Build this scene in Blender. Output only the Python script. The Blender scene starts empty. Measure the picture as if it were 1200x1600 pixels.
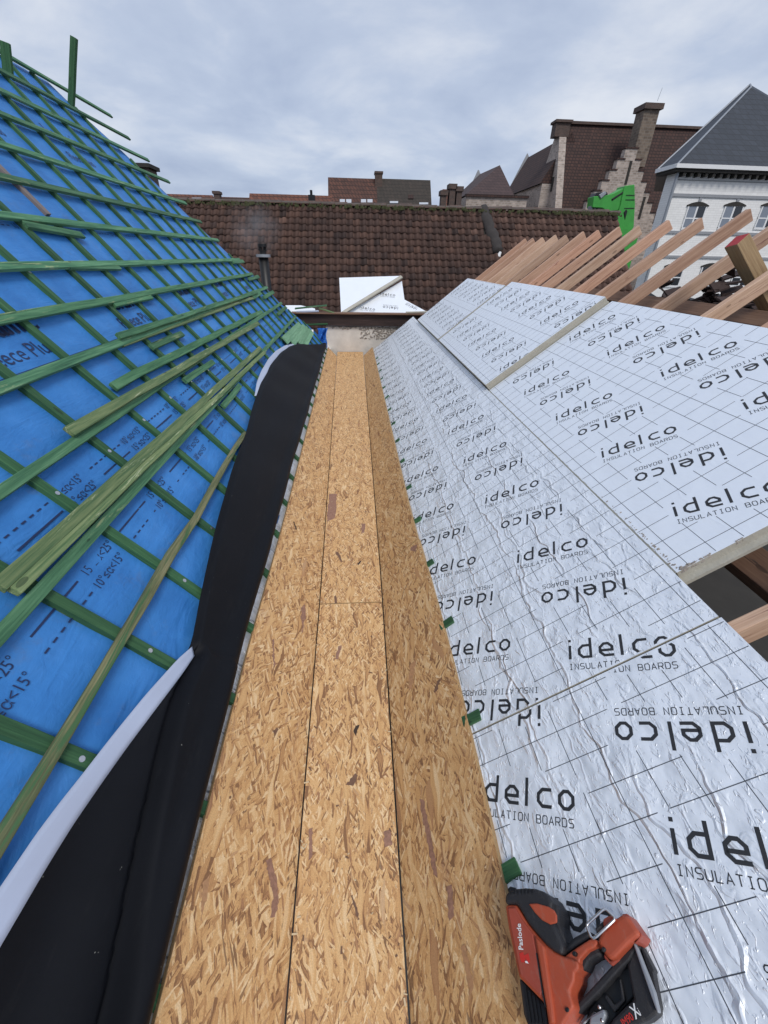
import bpy, bmesh, math, random
from mathutils import Vector, Matrix
R_ = math.radians
rnd = random.Random(7)
sc = bpy.context.scene
col = sc.collection

# ------------------------------------------------------------------ camera
FPX = 655.0; CX, CY = 600.0, 800.0
V1 = (549.0, 400.0); ROLL = R_(1.2)
def ray_c(x, y): return Vector(((x-CX)/FPX, (y-CY)/FPX, 1.0))
Yc = ray_c(*V1).normalized()
Zc = Yc.cross(ray_c(V1[0]+1000, V1[1]+1000*math.tan(ROLL))).normalized()
if Zc.y > 0: Zc = -Zc
Xc = Yc.cross(Zc)
M = Matrix((Xc, Yc, Zc))                       # photo camera axes -> world
CAM = Vector((0, 0, 1.5))
cd = bpy.data.cameras.new("camera"); cam = bpy.data.objects.new("camera", cd); col.objects.link(cam)
cd.sensor_fit = 'HORIZONTAL'; cd.sensor_width = 36.0; cd.lens = 36.0*FPX/1200.0
cd.clip_start = 0.02; cd.clip_end = 2000
a, b, c = M @ Vector((1, 0, 0)), -(M @ Vector((0, 1, 0))), -(M @ Vector((0, 0, 1)))
cam.matrix_world = Matrix(((a.x, b.x, c.x, CAM.x), (a.y, b.y, c.y, CAM.y), (a.z, b.z, c.z, CAM.z), (0, 0, 0, 1)))
sc.camera = cam

# ------------------------------------------------------------------ world and sun
SUN_EL, SUN_AZ = 52.0, 165.0                    # azimuth clockwise from +Y
w = bpy.data.worlds.new("World"); sc.world = w; w.use_nodes = True
nt = w.node_tree; nt.nodes.clear()
def N(nt, t, **k):
    n = nt.nodes.new(t)
    for a_, b_ in k.items():
        if a_.startswith('_'): setattr(n, a_[1:], b_)
        else: n.inputs[a_].default_value = b_
    return n
wo = N(nt, 'ShaderNodeOutputWorld'); bg = N(nt, 'ShaderNodeBackground')
sky = N(nt, 'ShaderNodeTexSky'); sky.sky_type = 'NISHITA'; sky.sun_disc = False
sky.sun_elevation = R_(SUN_EL); sky.sun_rotation = R_(SUN_AZ); sky.air_density = 1.0; sky.dust_density = 2.0
tc = N(nt, 'ShaderNodeTexCoord'); sep = N(nt, 'ShaderNodeSeparateXYZ')
nt.links.new(tc.outputs['Generated'], sep.inputs[0])
# project the view direction on a cloud layer
den = N(nt, 'ShaderNodeMath', _operation='MAXIMUM'); den.inputs[1].default_value = 0.0
nt.links.new(sep.outputs['Z'], den.inputs[0])
den2 = N(nt, 'ShaderNodeMath', _operation='ADD'); den2.inputs[1].default_value = 0.22
nt.links.new(den.outputs[0], den2.inputs[0])
comb = N(nt, 'ShaderNodeCombineXYZ')
for i, ax in enumerate('XY'):
    dv = N(nt, 'ShaderNodeMath', _operation='DIVIDE')
    nt.links.new(sep.outputs[ax], dv.inputs[0]); nt.links.new(den2.outputs[0], dv.inputs[1])
    nt.links.new(dv.outputs[0], comb.inputs[i])
n1 = N(nt, 'ShaderNodeTexNoise', Scale=1.5, Detail=7.0, Roughness=0.55, Distortion=0.25)
n2 = N(nt, 'ShaderNodeTexNoise', Scale=0.55, Detail=3.0, Roughness=0.5)
nt.links.new(comb.outputs[0], n1.inputs['Vector']); nt.links.new(comb.outputs[0], n2.inputs['Vector'])
mx = N(nt, 'ShaderNodeMath', _operation='MULTIPLY_ADD'); mx.inputs[1].default_value = 0.6
nt.links.new(n1.outputs[0], mx.inputs[0])
m2 = N(nt, 'ShaderNodeMath', _operation='MULTIPLY'); m2.inputs[1].default_value = 0.4
nt.links.new(n2.outputs[0], m2.inputs[0]); nt.links.new(m2.outputs[0], mx.inputs[2])
cr = N(nt, 'ShaderNodeValToRGB')
e = cr.color_ramp.elements
e[0].position = 0.38; e[0].color = (0.40, 0.48, 0.66, 1)
e[1].position = 0.62; e[1].color = (0.80, 0.84, 0.92, 1)
k = cr.color_ramp.elements.new(0.50); k.color = (0.54, 0.62, 0.78, 1)
nt.links.new(mx.outputs[0], cr.inputs[0])
skm = N(nt, 'ShaderNodeVectorMath', _operation='SCALE'); skm.inputs['Scale'].default_value = 0.10
nt.links.new(sky.outputs[0], skm.inputs[0])
mixw = N(nt, 'ShaderNodeMix', _data_type='RGBA'); mixw.inputs[0].default_value = 0.88
nt.links.new(skm.outputs[0], mixw.inputs[6]); nt.links.new(cr.outputs[0], mixw.inputs[7])
nt.links.new(mixw.outputs[2], bg.inputs[0]); bg.inputs[1].default_value = 1.0
nt.links.new(bg.outputs[0], wo.inputs[0])

sd = bpy.data.lights.new("sun", 'SUN'); sun = bpy.data.objects.new("sun", sd); col.objects.link(sun)
sd.energy = 1.9; sd.angle = R_(20); sd.color = (1.0, 0.96, 0.90)
dirv = Vector((math.sin(R_(SUN_AZ))*math.cos(R_(SUN_EL)), math.cos(R_(SUN_AZ))*math.cos(R_(SUN_EL)), math.sin(R_(SUN_EL))))
sun.rotation_euler = dirv.to_track_quat('Z', 'Y').to_euler()
sc.view_settings.view_transform = 'Standard'; sc.view_settings.look = 'None'
sc.view_settings.exposure = 0.0; sc.view_settings.gamma = 1.0
sc.cycles.max_bounces = 6

# ------------------------------------------------------------------ surveying helpers
def wray(x, y): return M @ ray_c(x, y)
def hit(x, y, p0, n):
    d = wray(x, y); p0 = Vector(p0); n = Vector(n)
    return CAM + d*((p0-CAM).dot(n)/d.dot(n))
def PY(x, y, Y): return hit(x, y, (0, Y, 0), (0, 1, 0))
def PX(x, y, X): return hit(x, y, (X, 0, 0), (1, 0, 0))
def PZ(x, y, Z): return hit(x, y, (0, 0, Z), (0, 0, 1))
AL, AR = R_(50), R_(38.5)
nL = Vector((math.sin(AL), 0, math.cos(AL))); nR = Vector((-math.sin(AR), 0, math.cos(AR)))
uL = Vector((-math.cos(AL), 0, math.sin(AL))); uR = Vector((math.cos(AR), 0, math.sin(AR)))
OL, OR = Vector((-.475, 0, 0)), Vector((.375, 0, 0)); YD = Vector((0, 1, 0))
def LP(s, y, h=0): return OL + uL*s + YD*y + nL*h
def RP(s, y, h=0): return OR + uR*s + YD*y + nR*h
def Lsy(x, y, h=0): p = hit(x, y, OL+nL*h, nL)-OL; return p.dot(uL), p.y
def Rsy(x, y, h=0): p = hit(x, y, OR+nR*h, nR)-OR; return p.dot(uR), p.y
ML = Matrix(((YD.x, uL.x, nL.x, OL.x), (YD.y, uL.y, nL.y, OL.y), (YD.z, uL.z, nL.z, OL.z), (0, 0, 0, 1)))   # local X=y, Y=s, Z=h
MR = Matrix(((uR.x, YD.x, nR.x, OR.x), (uR.y, YD.y, nR.y, OR.y), (uR.z, YD.z, nR.z, OR.z), (0, 0, 0, 1)))   # local X=s, Y=y, Z=h

# ------------------------------------------------------------------ object helpers
def tag(o, label=None, cat=None, group=None, kind=None):
    if label: o['label'] = label
    if cat: o['category'] = cat
    if group: o['group'] = group
    if kind: o['kind'] = kind
    return o
def empty(name, loc=(0, 0, 0)):
    o = bpy.data.objects.new(name, None); o.location = loc; o.empty_display_size = .1; col.objects.link(o); return o
class MB:
    def __init__(s): s.v = []; s.f = []; s.m = []; s.uv = {}
    def add(s, vs, fs, mi=0, uvs=None):
        k = len(s.v); s.v += [tuple(v) for v in vs]
        for f in fs:
            if uvs: s.uv[len(s.f)] = [uvs[i] for i in f]
            s.f.append(tuple(k+i for i in f)); s.m.append(mi)
    def quad(s, a, b, c, d, mi=0): s.add([a, b, c, d], [(0, 1, 2, 3)], mi)
    def poly(s, pts, mi=0): s.add(pts, [tuple(range(len(pts)))], mi)
    def prism(s, bot, top, mi=0, caps=True):
        n = len(bot); fs = [(i, (i+1) % n, n+(i+1) % n, n+i) for i in range(n)]
        if caps: fs += [tuple(range(n-1, -1, -1)), tuple(range(n, 2*n))]
        s.add(list(bot)+list(top), fs, mi)
    def box(s, x0, y0, z0, x1, y1, z1, mi=0):
        s.prism([(x0, y0, z0), (x1, y0, z0), (x1, y1, z0), (x0, y1, z0)], [(x0, y0, z1), (x1, y0, z1), (x1, y1, z1), (x0, y1, z1)], mi)
    def tube(s, pts, r, n=8, mi=0, caps=True):
        pts = [Vector(p) for p in pts]; rs = r if isinstance(r, (list, tuple)) else [r]*len(pts); rings = []
        up = Vector((0.13, 0.21, 0.97))
        for i, p in enumerate(pts):
            t = (pts[min(i+1, len(pts)-1)]-pts[max(i-1, 0)]).normalized()
            a = t.cross(up)
            if a.length < .2: a = t.cross(Vector((1, 0, 0)))
            a.normalize(); b = a.cross(t)
            rings.append([p+(a*math.cos(2*math.pi*k/n)+b*math.sin(2*math.pi*k/n))*rs[i] for k in range(n)])
        vs = [v for rg in rings for v in rg]; fs = []
        for i in range(len(pts)-1):
            for k in range(n):
                fs.append((i*n+k, i*n+(k+1) % n, (i+1)*n+(k+1) % n, (i+1)*n+k))
        if caps: fs += [tuple(range(n-1, -1, -1)), tuple((len(pts)-1)*n+k for k in range(n))]
        s.add(vs, fs, mi)
    def build(s, name, mats, parent=None, mw=None, bevel=0, smooth=False, recalc=True, seg=1):
        me = bpy.data.meshes.new(name); me.from_pydata(s.v, [], s.f)
        mats = mats if isinstance(mats, (list, tuple)) else [mats]
        for m in mats: me.materials.append(m)
        for p, mi in zip(me.polygons, s.m): p.material_index = mi; p.use_smooth = smooth
        if s.uv:
            ul = me.uv_layers.new(name="UVMap")
            for fi, us in s.uv.items():
                for li, uvv in zip(me.polygons[fi].loop_indices, us): ul.data[li].uv = uvv
        if recalc:
            bm = bmesh.new(); bm.from_mesh(me); bmesh.ops.recalc_face_normals(bm, faces=bm.faces); bm.to_mesh(me); bm.free()
        me.update()
        o = bpy.data.objects.new(name, me); col.objects.link(o)
        if parent: o.parent = parent
        if mw is not None:
            o.matrix_world = mw
            if parent:
                pm = Matrix.Translation(parent.location) if parent.type == 'EMPTY' else parent.matrix_world
                o.matrix_basis = pm.inverted() @ mw
        elif parent:
            pm = Matrix.Translation(parent.location) if parent.type == 'EMPTY' else parent.matrix_basis
            if parent.parent:
                pp = parent.parent
                pm = Matrix.Translation(pp.location) @ parent.matrix_basis
            o.matrix_basis = pm.inverted()
        if bevel:
            bv = o.modifiers.new('bevel', 'BEVEL'); bv.width = bevel; bv.segments = seg; bv.limit_method = 'ANGLE'; bv.angle_limit = R_(40)
        return o

# ------------------------------------------------------------------ materials
def newmat(name):
    m = bpy.data.materials.new(name); m.use_nodes = True; nt = m.node_tree
    return m, nt, nt.nodes['Principled BSDF']
def lk(nt, a, b): nt.links.new(a, b)
def ramp(nt, fac, stops):
    r = N(nt, 'ShaderNodeValToRGB'); e = r.color_ramp.elements
    e[0].position, e[0].color = stops[0][0], (*stops[0][1], 1)
    e[1].position, e[1].color = stops[-1][0], (*stops[-1][1], 1)
    for p, c_ in stops[1:-1]: k = e.new(p); k.color = (*c_, 1)
    lk(nt, fac, r.inputs[0]); return r.outputs[0]
def math_(nt, op, a, b=None, c_=None, clamp=False):
    n = N(nt, 'ShaderNodeMath', _operation=op); n.use_clamp = clamp
    for i, v in enumerate((a, b, c_)):
        if v is None: continue
        if isinstance(v, (int, float)): n.inputs[i].default_value = v
        else: lk(nt, v, n.inputs[i])
    return n.outputs[0]
def mixc(nt, f, a, b, mode='MIX'):
    n = N(nt, 'ShaderNodeMix', _data_type='RGBA', _blend_type=mode)
    for i, v in ((0, f), (6, a), (7, b)):
        if isinstance(v, (int, float)): n.inputs[i].default_value = v
        elif isinstance(v, tuple): n.inputs[i].default_value = (*v, 1)
        else: lk(nt, v, n.inputs[i])
    return n.outputs[2]
def coords(nt, kind='Object', scale=(1, 1, 1), rot=(0, 0, 0), loc=(0, 0, 0), rand=False):
    t = N(nt, 'ShaderNodeTexCoord'); o = t.outputs[kind]
    if rand:
        oi = N(nt, 'ShaderNodeObjectInfo'); va = N(nt, 'ShaderNodeVectorMath', _operation='MULTIPLY_ADD')
        cx = N(nt, 'ShaderNodeCombineXYZ')
        for i in range(3): lk(nt, oi.outputs['Random'], cx.inputs[i])
        lk(nt, cx.outputs[0], va.inputs[0]); va.inputs[1].default_value = (37.0, 19.0, 11.0); lk(nt, o, va.inputs[2]); o = va.outputs[0]
    mp = N(nt, 'ShaderNodeMapping'); mp.inputs['Scale'].default_value = scale; mp.inputs['Rotation'].default_value = rot; mp.inputs['Location'].default_value = loc
    lk(nt, o, mp.inputs[0]); return mp.outputs[0]
def noise(nt, vec, scale=1, detail=3, rough=.5, dist=0, out=0):
    n = N(nt, 'ShaderNodeTexNoise', Scale=scale, Detail=detail, Roughness=rough, Distortion=dist)
    lk(nt, vec, n.inputs['Vector']); return n.outputs[out]
def bump(nt, bs, h, strength=.4, dist=.01, prev=None):
    b = N(nt, 'ShaderNodeBump', Strength=strength, Distance=dist); lk(nt, h, b.inputs['Height'])
    if prev is not None: lk(nt, prev, b.inputs['Normal'])
    if bs: lk(nt, b.outputs[0], bs.inputs['Normal'])
    return b.outputs[0]

def wood(name, stops, worn=None, wornamt=.62, rough=.75, tint=None, bright=.35, grain=1.0):
    """timber: local X runs along the grain"""
    m, nt, bs = newmat(name)
    v = coords(nt, scale=(1.2, 26, 26), rand=True)
    g = noise(nt, v, 1.6, 5, .62, .35)
    v2 = coords(nt, scale=(6, 160, 160), rand=True)
    g2 = noise(nt, v2, 1.0, 3, .6)
    mixv = math_(nt, 'MULTIPLY_ADD', g2, .4, math_(nt, 'MULTIPLY', g, .6))
    c0 = ramp(nt, mixv, stops)
    oi = N(nt, 'ShaderNodeObjectInfo')
    if worn:
        v3 = coords(nt, scale=(1.0, 14, 14), rand=True)
        f = noise(nt, v3, 2.2, 6, .7, .8)
        f = math_(nt, 'SUBTRACT', f, wornamt); f = math_(nt, 'MULTIPLY', f, 14.0, clamp=True)
        c0 = mixc(nt, f, c0, worn)
    # knots
    vk = coords(nt, scale=(3.2, 9, 9), rand=True)
    vo = N(nt, 'ShaderNodeTexVoronoi', Scale=1.1); lk(nt, vk, vo.inputs['Vector'])
    kn = math_(nt, 'LESS_THAN', vo.outputs['Distance'], .09)
    c0 = mixc(nt, math_(nt, 'MULTIPLY', kn, .55), c0, tuple(x*.35 for x in stops[0][1]))
    if tint:
        wn_ = N(nt, 'ShaderNodeTexWhiteNoise', _noise_dimensions='1D'); lk(nt, oi.outputs['Random'], wn_.inputs['W'])
        c0 = mixc(nt, math_(nt, 'MULTIPLY', wn_.outputs['Value'], .8), c0, tint, 'MULTIPLY')
    bri = math_(nt, 'MULTIPLY_ADD', oi.outputs['Random'], bright, 1-bright/2)
    hs = N(nt, 'ShaderNodeHueSaturation'); lk(nt, c0, hs.inputs['Color']); lk(nt, bri, hs.inputs['Value'])
    lk(nt, hs.outputs[0], bs.inputs['Base Color']); bs.inputs['Roughness'].default_value = rough
    bump(nt, bs, mixv, .5*grain, .004)
    return m
GREEN = wood('green_treated_timber', [(.28, (.012, .055, .028)), (.43, (.036, .125, .062)), (.56, (.080, .205, .105)), (.74, (.18, .34, .20))], worn=(.28, .34, .18), wornamt=.60, tint=(.8, .85, .7), bright=.55)
PALEG = wood('pale_green_timber', [(.25, (.08, .20, .11)), (.45, (.14, .30, .17)), (.6, (.21, .40, .24)), (.8, (.32, .50, .34))], bright=.25)
GREENC = wood('green_counter_timber', [(.25, (.008, .040, .016)), (.45, (.022, .088, .033)), (.6, (.045, .135, .052)), (.82, (.10, .22, .10))], worn=(.15, .20, .10), wornamt=.64, bright=.4)
GREENW = wood('weathered_green_timber', [(.25, (.025, .065, .026)), (.42, (.075, .140, .055)), (.56, (.16, .215, .09)), (.75, (.28, .33, .17))], worn=(.50, .53, .33), wornamt=.60, bright=.3, grain=1.6)
OLIVE = wood('olive_weathered_timber', [(.28, (.04, .05, .022)), (.45, (.10, .115, .05)), (.56, (.19, .185, .09)), (.75, (.34, .30, .18))], worn=(.05, .12, .045), wornamt=.52, bright=.2, grain=1.8)
PINE = wood('new_pine_timber', [(.28, (.30, .17, .11)), (.42, (.46, .295, .20)), (.56, (.58, .40, .28)), (.75, (.70, .53, .40))], worn=(.24, .11, .085), wornamt=.60, tint=(.98, .78, .74), bright=.35)
BROWNB = wood('old_brown_timber', [(.2, (.09, .045, .03)), (.5, (.17, .095, .06)), (.8, (.27, .17, .11))], worn=(.05, .03, .025), wornamt=.62)
PINKB = wood('pinkish_untreated_timber', [(.2, (.12, .095, .085)), (.5, (.20, .165, .15)), (.8, (.29, .24, .21))], bright=.1)
OLDPINE = wood('aged_pine_timber', [(.25, (.15, .095, .045)), (.45, (.25, .165, .085)), (.6, (.34, .24, .13)), (.8, (.42, .31, .18))], worn=(.13, .07, .04), wornamt=.62)
DARKB = wood('dark_stained_beam', [(.3, (.014, .008, .008)), (.5, (.032, .017, .015)), (.75, (.075, .045, .04))], worn=(.2, .16, .14), wornamt=.72, bright=.1)

def plain(name, colr, rough=.6, metal=0.0, var=.25, scale=8, bmp=0, bscale=60, spec=.5, coat=0, scuff=None):
    m, nt, bs = newmat(name); v = coords(nt)
    n = noise(nt, v, scale, 5, .6)
    f = math_(nt, 'MULTIPLY_ADD', n, 2*var, 1-var)
    hs = N(nt, 'ShaderNodeHueSaturation'); hs.inputs['Color'].default_value = (*colr, 1); lk(nt, f, hs.inputs['Value'])
    oc = hs.outputs[0]
    if scuff:
        d1 = math_(nt, 'MULTIPLY', math_(nt, 'SUBTRACT', noise(nt, coords(nt, scale=(60, 22, 40), rot=(0, 0, .6)), 1.2, 7, .75), .55), 6.0, clamp=True)
        d2 = math_(nt, 'MULTIPLY', math_(nt, 'SUBTRACT', noise(nt, coords(nt, scale=(30, 380, 60), rot=(0, 0, .9)), 1.0, 3, .6), .66), 12.0, clamp=True)
        oc = mixc(nt, math_(nt, 'MULTIPLY', d1, .42), oc, scuff); oc = mixc(nt, math_(nt, 'MULTIPLY', d2, .4), oc, scuff)
    lk(nt, oc, bs.inputs['Base Color'])
    bs.inputs['Roughness'].default_value = rough; bs.inputs['Metallic'].default_value = metal
    bs.inputs['Specular IOR Level'].default_value = spec
    if coat: bs.inputs['Coat Weight'].default_value = coat
    if bmp: bump(nt, bs, noise(nt, v, bscale, 4, .6), bmp, .01)
    return m

def osb(name, seed, fine=1.0, dark=1.0, ref=False):
    m, nt, bs = newmat(name)
    base = coords(nt, 'UV', loc=(seed*3.1, seed*1.7, 0))
    # slight warp for ragged strands
    wn = N(nt, 'ShaderNodeTexNoise', Scale=55.0, Detail=2.0); lk(nt, base, wn.inputs['Vector'])
    wv = N(nt, 'ShaderNodeVectorMath', _operation='MULTIPLY_ADD'); sub = N(nt, 'ShaderNodeVectorMath', _operation='SUBTRACT')
    lk(nt, wn.outputs['Color'], sub.inputs[0]); sub.inputs[1].default_value = (.5, .5, .5)
    lw_ = N(nt, 'ShaderNodeTexNoise', Scale=5.0, Detail=1.0); lk(nt, base, lw_.inputs['Vector'])
    lw2 = N(nt, 'ShaderNodeVectorMath', _operation='MULTIPLY_ADD'); lw2.inputs[1].default_value = (.075, .05, 0); lk(nt, lw_.outputs['Color'], lw2.inputs[0]); lk(nt, base, lw2.inputs[2])
    lk(nt, sub.outputs[0], wv.inputs[0]); wv.inputs[1].default_value = (.005, .005, 0); lk(nt, lw2.outputs[0], wv.inputs[2])
    rr = random.Random(seed*13+5)
    tone = None; hgt = None; redv = None
    layers = [(95, 34, 9), (90, 45, 9), (66, 42, 12), (114, 40, 10), (84, 40, 8), (100, 34, 9), (75, 50, 11), (40, 60, 18), (140, 55, 18), (108, 42, 13), (97, 70, 12), (70, 60, 20), (118, 75, 20), (55, 90, 30), (88, 30, 7)]
    thr = [0, .35, .5, .5, .55, .6, .6, .78, .78, .68, .66, .74, .74, .8, .88]
    for (ang, wsc, lsc), th in zip(layers, thr):
        mp = N(nt, 'ShaderNodeMapping'); mp.vector_type = 'POINT'
        mp.inputs['Rotation'].default_value = (0, 0, R_(-(ang+rr.uniform(-6, 6)))); mp.inputs['Location'].default_value = (rr.uniform(0, 9), rr.uniform(0, 9), 0)
        lk(nt, wv.outputs[0], mp.inputs[0])
        mp2 = N(nt, 'ShaderNodeMapping'); mp2.inputs['Scale'].default_value = (lsc*fine, wsc*1.7*fine, 1)
        lk(nt, mp.outputs[0], mp2.inputs[0])
        vo = N(nt, 'ShaderNodeTexVoronoi', Scale=1.0, _voronoi_dimensions='2D', _distance='MANHATTAN' if wsc < 50 else 'EUCLIDEAN'); lk(nt, mp2.outputs[0], vo.inputs['Vector'])
        sp = N(nt, 'ShaderNodeSeparateColor'); lk(nt, vo.outputs['Color'], sp.inputs[0])
        # tone of the strand with a little grain along it
        gr = N(nt, 'ShaderNodeMapping'); gr.inputs['Scale'].default_value = (14, 420, 1); lk(nt, mp.outputs[0], gr.inputs[0])
        gn = noise(nt, gr.outputs[0], 1, 2, .6)
        t = math_(nt, 'MULTIPLY_ADD', math_(nt, 'SUBTRACT', gn, .5), .6, sp.outputs[1])
        # darker rim where one strand ends over the next
        rim = math_(nt, 'MULTIPLY', math_(nt, 'SUBTRACT', vo.outputs['Distance'], .5), 1.0, clamp=True)
        t = math_(nt, 'SUBTRACT', t, rim)
        if tone is None: tone = t; redv = sp.outputs[2]; hgt = sp.outputs[0]
        else:
            pres = math_(nt, 'GREATER_THAN', sp.outputs[0], th)
            for nm in (0, 1, 2):
                src = (tone, redv, hgt)[nm]; new = (t, sp.outputs[2], sp.outputs[0])[nm]
                mm = N(nt, 'ShaderNodeMix', _data_type='FLOAT'); lk(nt, pres, mm.inputs[0]); lk(nt, src, mm.inputs[2]); lk(nt, new, mm.inputs[3])
                if nm == 0: tone = mm.outputs[0]
                elif nm == 1: redv = mm.outputs[0]
                else: hgt = mm.outputs[0]
    d = dark
    c0 = ramp(nt, tone, [(-.10, (.20*d, .095*d, .045*d)), (.10, (.43*d, .225*d, .095*d)), (.34, (.60*d, .345*d, .145*d)), (.70, (.69*d, .435*d, .20*d)), (1.0, (.82*d, .61*d, .36*d))])
    redm = math_(nt, 'MULTIPLY', math_(nt, 'SUBTRACT', redv, .935), 30.0, clamp=True)
    c1 = mixc(nt, math_(nt, 'MULTIPLY', redm, .65), c0, (.36*d, .18*d, .095*d))
    drk = math_(nt, 'MULTIPLY', math_(nt, 'LESS_THAN', redv, .016), .8)
    c2 = mixc(nt, drk, c1, (.12, .06, .035))
    # broad colour drift
    bn = noise(nt, base, 3.0, 3, .55)
    c3 = mixc(nt, math_(nt, 'MULTIPLY', bn, .3), c2, (.50*d, .27*d, .10*d))
    pn = noise(nt, wv.outputs[0], 1.0, 1, .5)
    mpv = N(nt, 'ShaderNodeMapping'); mpv.inputs['Scale'].default_value = (13, 2.6, 1); mpv.inputs['Location'].default_value = (seed*2.7, 1, 0); lk(nt, wv.outputs[0], mpv.inputs[0])
    pn = noise(nt, mpv.outputs[0], 1.0, 5, .6, .5)
    pm_ = math_(nt, 'MULTIPLY', math_(nt, 'SUBTRACT', pn, .60), 6.0, clamp=True)
    c3 = mixc(nt, math_(nt, 'MULTIPLY', pm_, .5), c3, (.33*d, .17*d, .105*d))
    sm = noise(nt, base, 260, 2, .7)
    smf = math_(nt, 'MULTIPLY_ADD', sm, .8, .6)
    hs = N(nt, 'ShaderNodeHueSaturation'); hs.inputs['Saturation'].default_value = 1.0; lk(nt, c3, hs.inputs['Color']); lk(nt, smf, hs.inputs['Value'])
    lk(nt, hs.outputs[0], bs.inputs['Base Color']); bs.inputs['Roughness'].default_value = .68
    bump(nt, bs, math_(nt, 'MULTIPLY_ADD', tone, .6, hgt), .35, .0012)
    return m
OSB1, OSB2, OSB3 = osb('strand_board_left', 1, 1.0, .97), osb('strand_board_middle', 2, 1.3, 1.02), osb('strand_board_right', 3, 1.05, .92)
OSBEDGE = plain('strand_board_cut_edge', (.42, .27, .13), .9, var=.5, scale=220, bmp=.6, bscale=300)

def foil(name, amt, colr, seed=0.0):
    """aluminium facing of the insulation; local X = s, Y = y"""
    m, nt, bs = newmat(name)
    bs.inputs['Base Color'].default_value = (*colr, 1); bs.inputs['Metallic'].default_value = .38; bs.inputs['Roughness'].default_value = .4
    v = coords(nt, loc=(seed, seed, 0))
    sepc = N(nt, 'ShaderNodeSeparateXYZ'); lk(nt, v, sepc.inputs[0])
    h = None
    # long wandering pleats that follow the length of the board
    for i, (period, off, wd, hh, th) in enumerate([(.19, .0, .036, .8, .43), (.27, .06, .03, .7, .47), (.13, .03, .04, .35, .52)]):
        vy = coords(nt, scale=(2.2, 3.0, 1), loc=(seed+i*7.3, i*3.1, 0))
        wob = noise(nt, vy, 1.4, 3.5, .5)
        xs = math_(nt, 'MULTIPLY_ADD', wob, .17, sepc.outputs['X'])
        u = math_(nt, 'DIVIDE', math_(nt, 'ADD', xs, off+3.0), period)
        fr = math_(nt, 'ABSOLUTE', math_(nt, 'SUBTRACT', math_(nt, 'FRACT', u), .5))
        rdg = math_(nt, 'SUBTRACT', 1.0, math_(nt, 'DIVIDE', fr, wd), clamp=True)
        rdg = math_(nt, 'POWER', rdg, .7)
        vm = coords(nt, scale=(6, 1.3, 1), loc=(i*5.7, seed+i*2.9, 0))
        msk = math_(nt, 'MULTIPLY', math_(nt, 'SUBTRACT', noise(nt, vm, 1.3, 2, .5), th), 7.0, clamp=True)
        rdg = math_(nt, 'MULTIPLY', math_(nt, 'MULTIPLY', rdg, msk), hh)
        h = rdg if h is None else math_(nt, 'ADD', h, rdg)
    # dents and short creases, drawn out along the board
    vd = coords(nt, scale=(30, 13, 1), rot=(0, 0, R_(12)), loc=(seed, 0, 0))
    dn = noise(nt, vd, 1.0, 3, .5, .6)
    dn = math_(nt, 'MULTIPLY', math_(nt, 'SUBTRACT', dn, .55), 4.5, clamp=True)
    vd2 = coords(nt, scale=(75, 34, 1), loc=(seed, 2, 0))
    dn2 = math_(nt, 'MULTIPLY', math_(nt, 'SUBTRACT', noise(nt, vd2, 1.0, 2, .5, 1.2), .60), 6.0, clamp=True)
    h = math_(nt, 'ADD', h, math_(nt, 'MULTIPLY', dn, .55)); h = math_(nt, 'ADD', h, math_(nt, 'MULTIPLY', dn2, .28))
    b1 = bump(nt, None, h, min(1, amt), .0065*amt)
    soft = noise(nt, coords(nt, scale=(5, 3.5, 1), loc=(seed, 0, 0)), 1.5, 3, .5)
    bump(nt, bs, soft, .7, .03*amt, b1)
    st = noise(nt, v, 5, 6, .7)
    smd = math_(nt, 'MULTIPLY', math_(nt, 'SUBTRACT', st, .58), 3.0, clamp=True)
    lk(nt, mixc(nt, math_(nt, 'MULTIPLY', smd, .25), tuple(colr), (.55, .53, .5)), bs.inputs['Base Color'])
    rg = math_(nt, 'MULTIPLY_ADD', st, .2, .34); lk(nt, rg, bs.inputs['Roughness'])
    return m, b1
FOILN, _ = foil('wrinkled_aluminium_facing', 1.0, (.88, .915, .96), 0.0)
FOILU, _ = foil('smooth_aluminium_facing', .3, (.90, .935, .98), 4.0)
PIRE = plain('insulation_foam_edge', (.42, .40, .34), .85, var=.22, scale=14, bmp=.3, bscale=90)
INK = plain('black_print', (.022, .023, .026), .5, var=.1)
INKG = plain('thin_grey_print', (.05, .055, .065), .5, var=.1)
SILV = foil('crinkled_silver_strip', 1.6, (.8, .82, .85), 9.0)[0]

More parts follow.
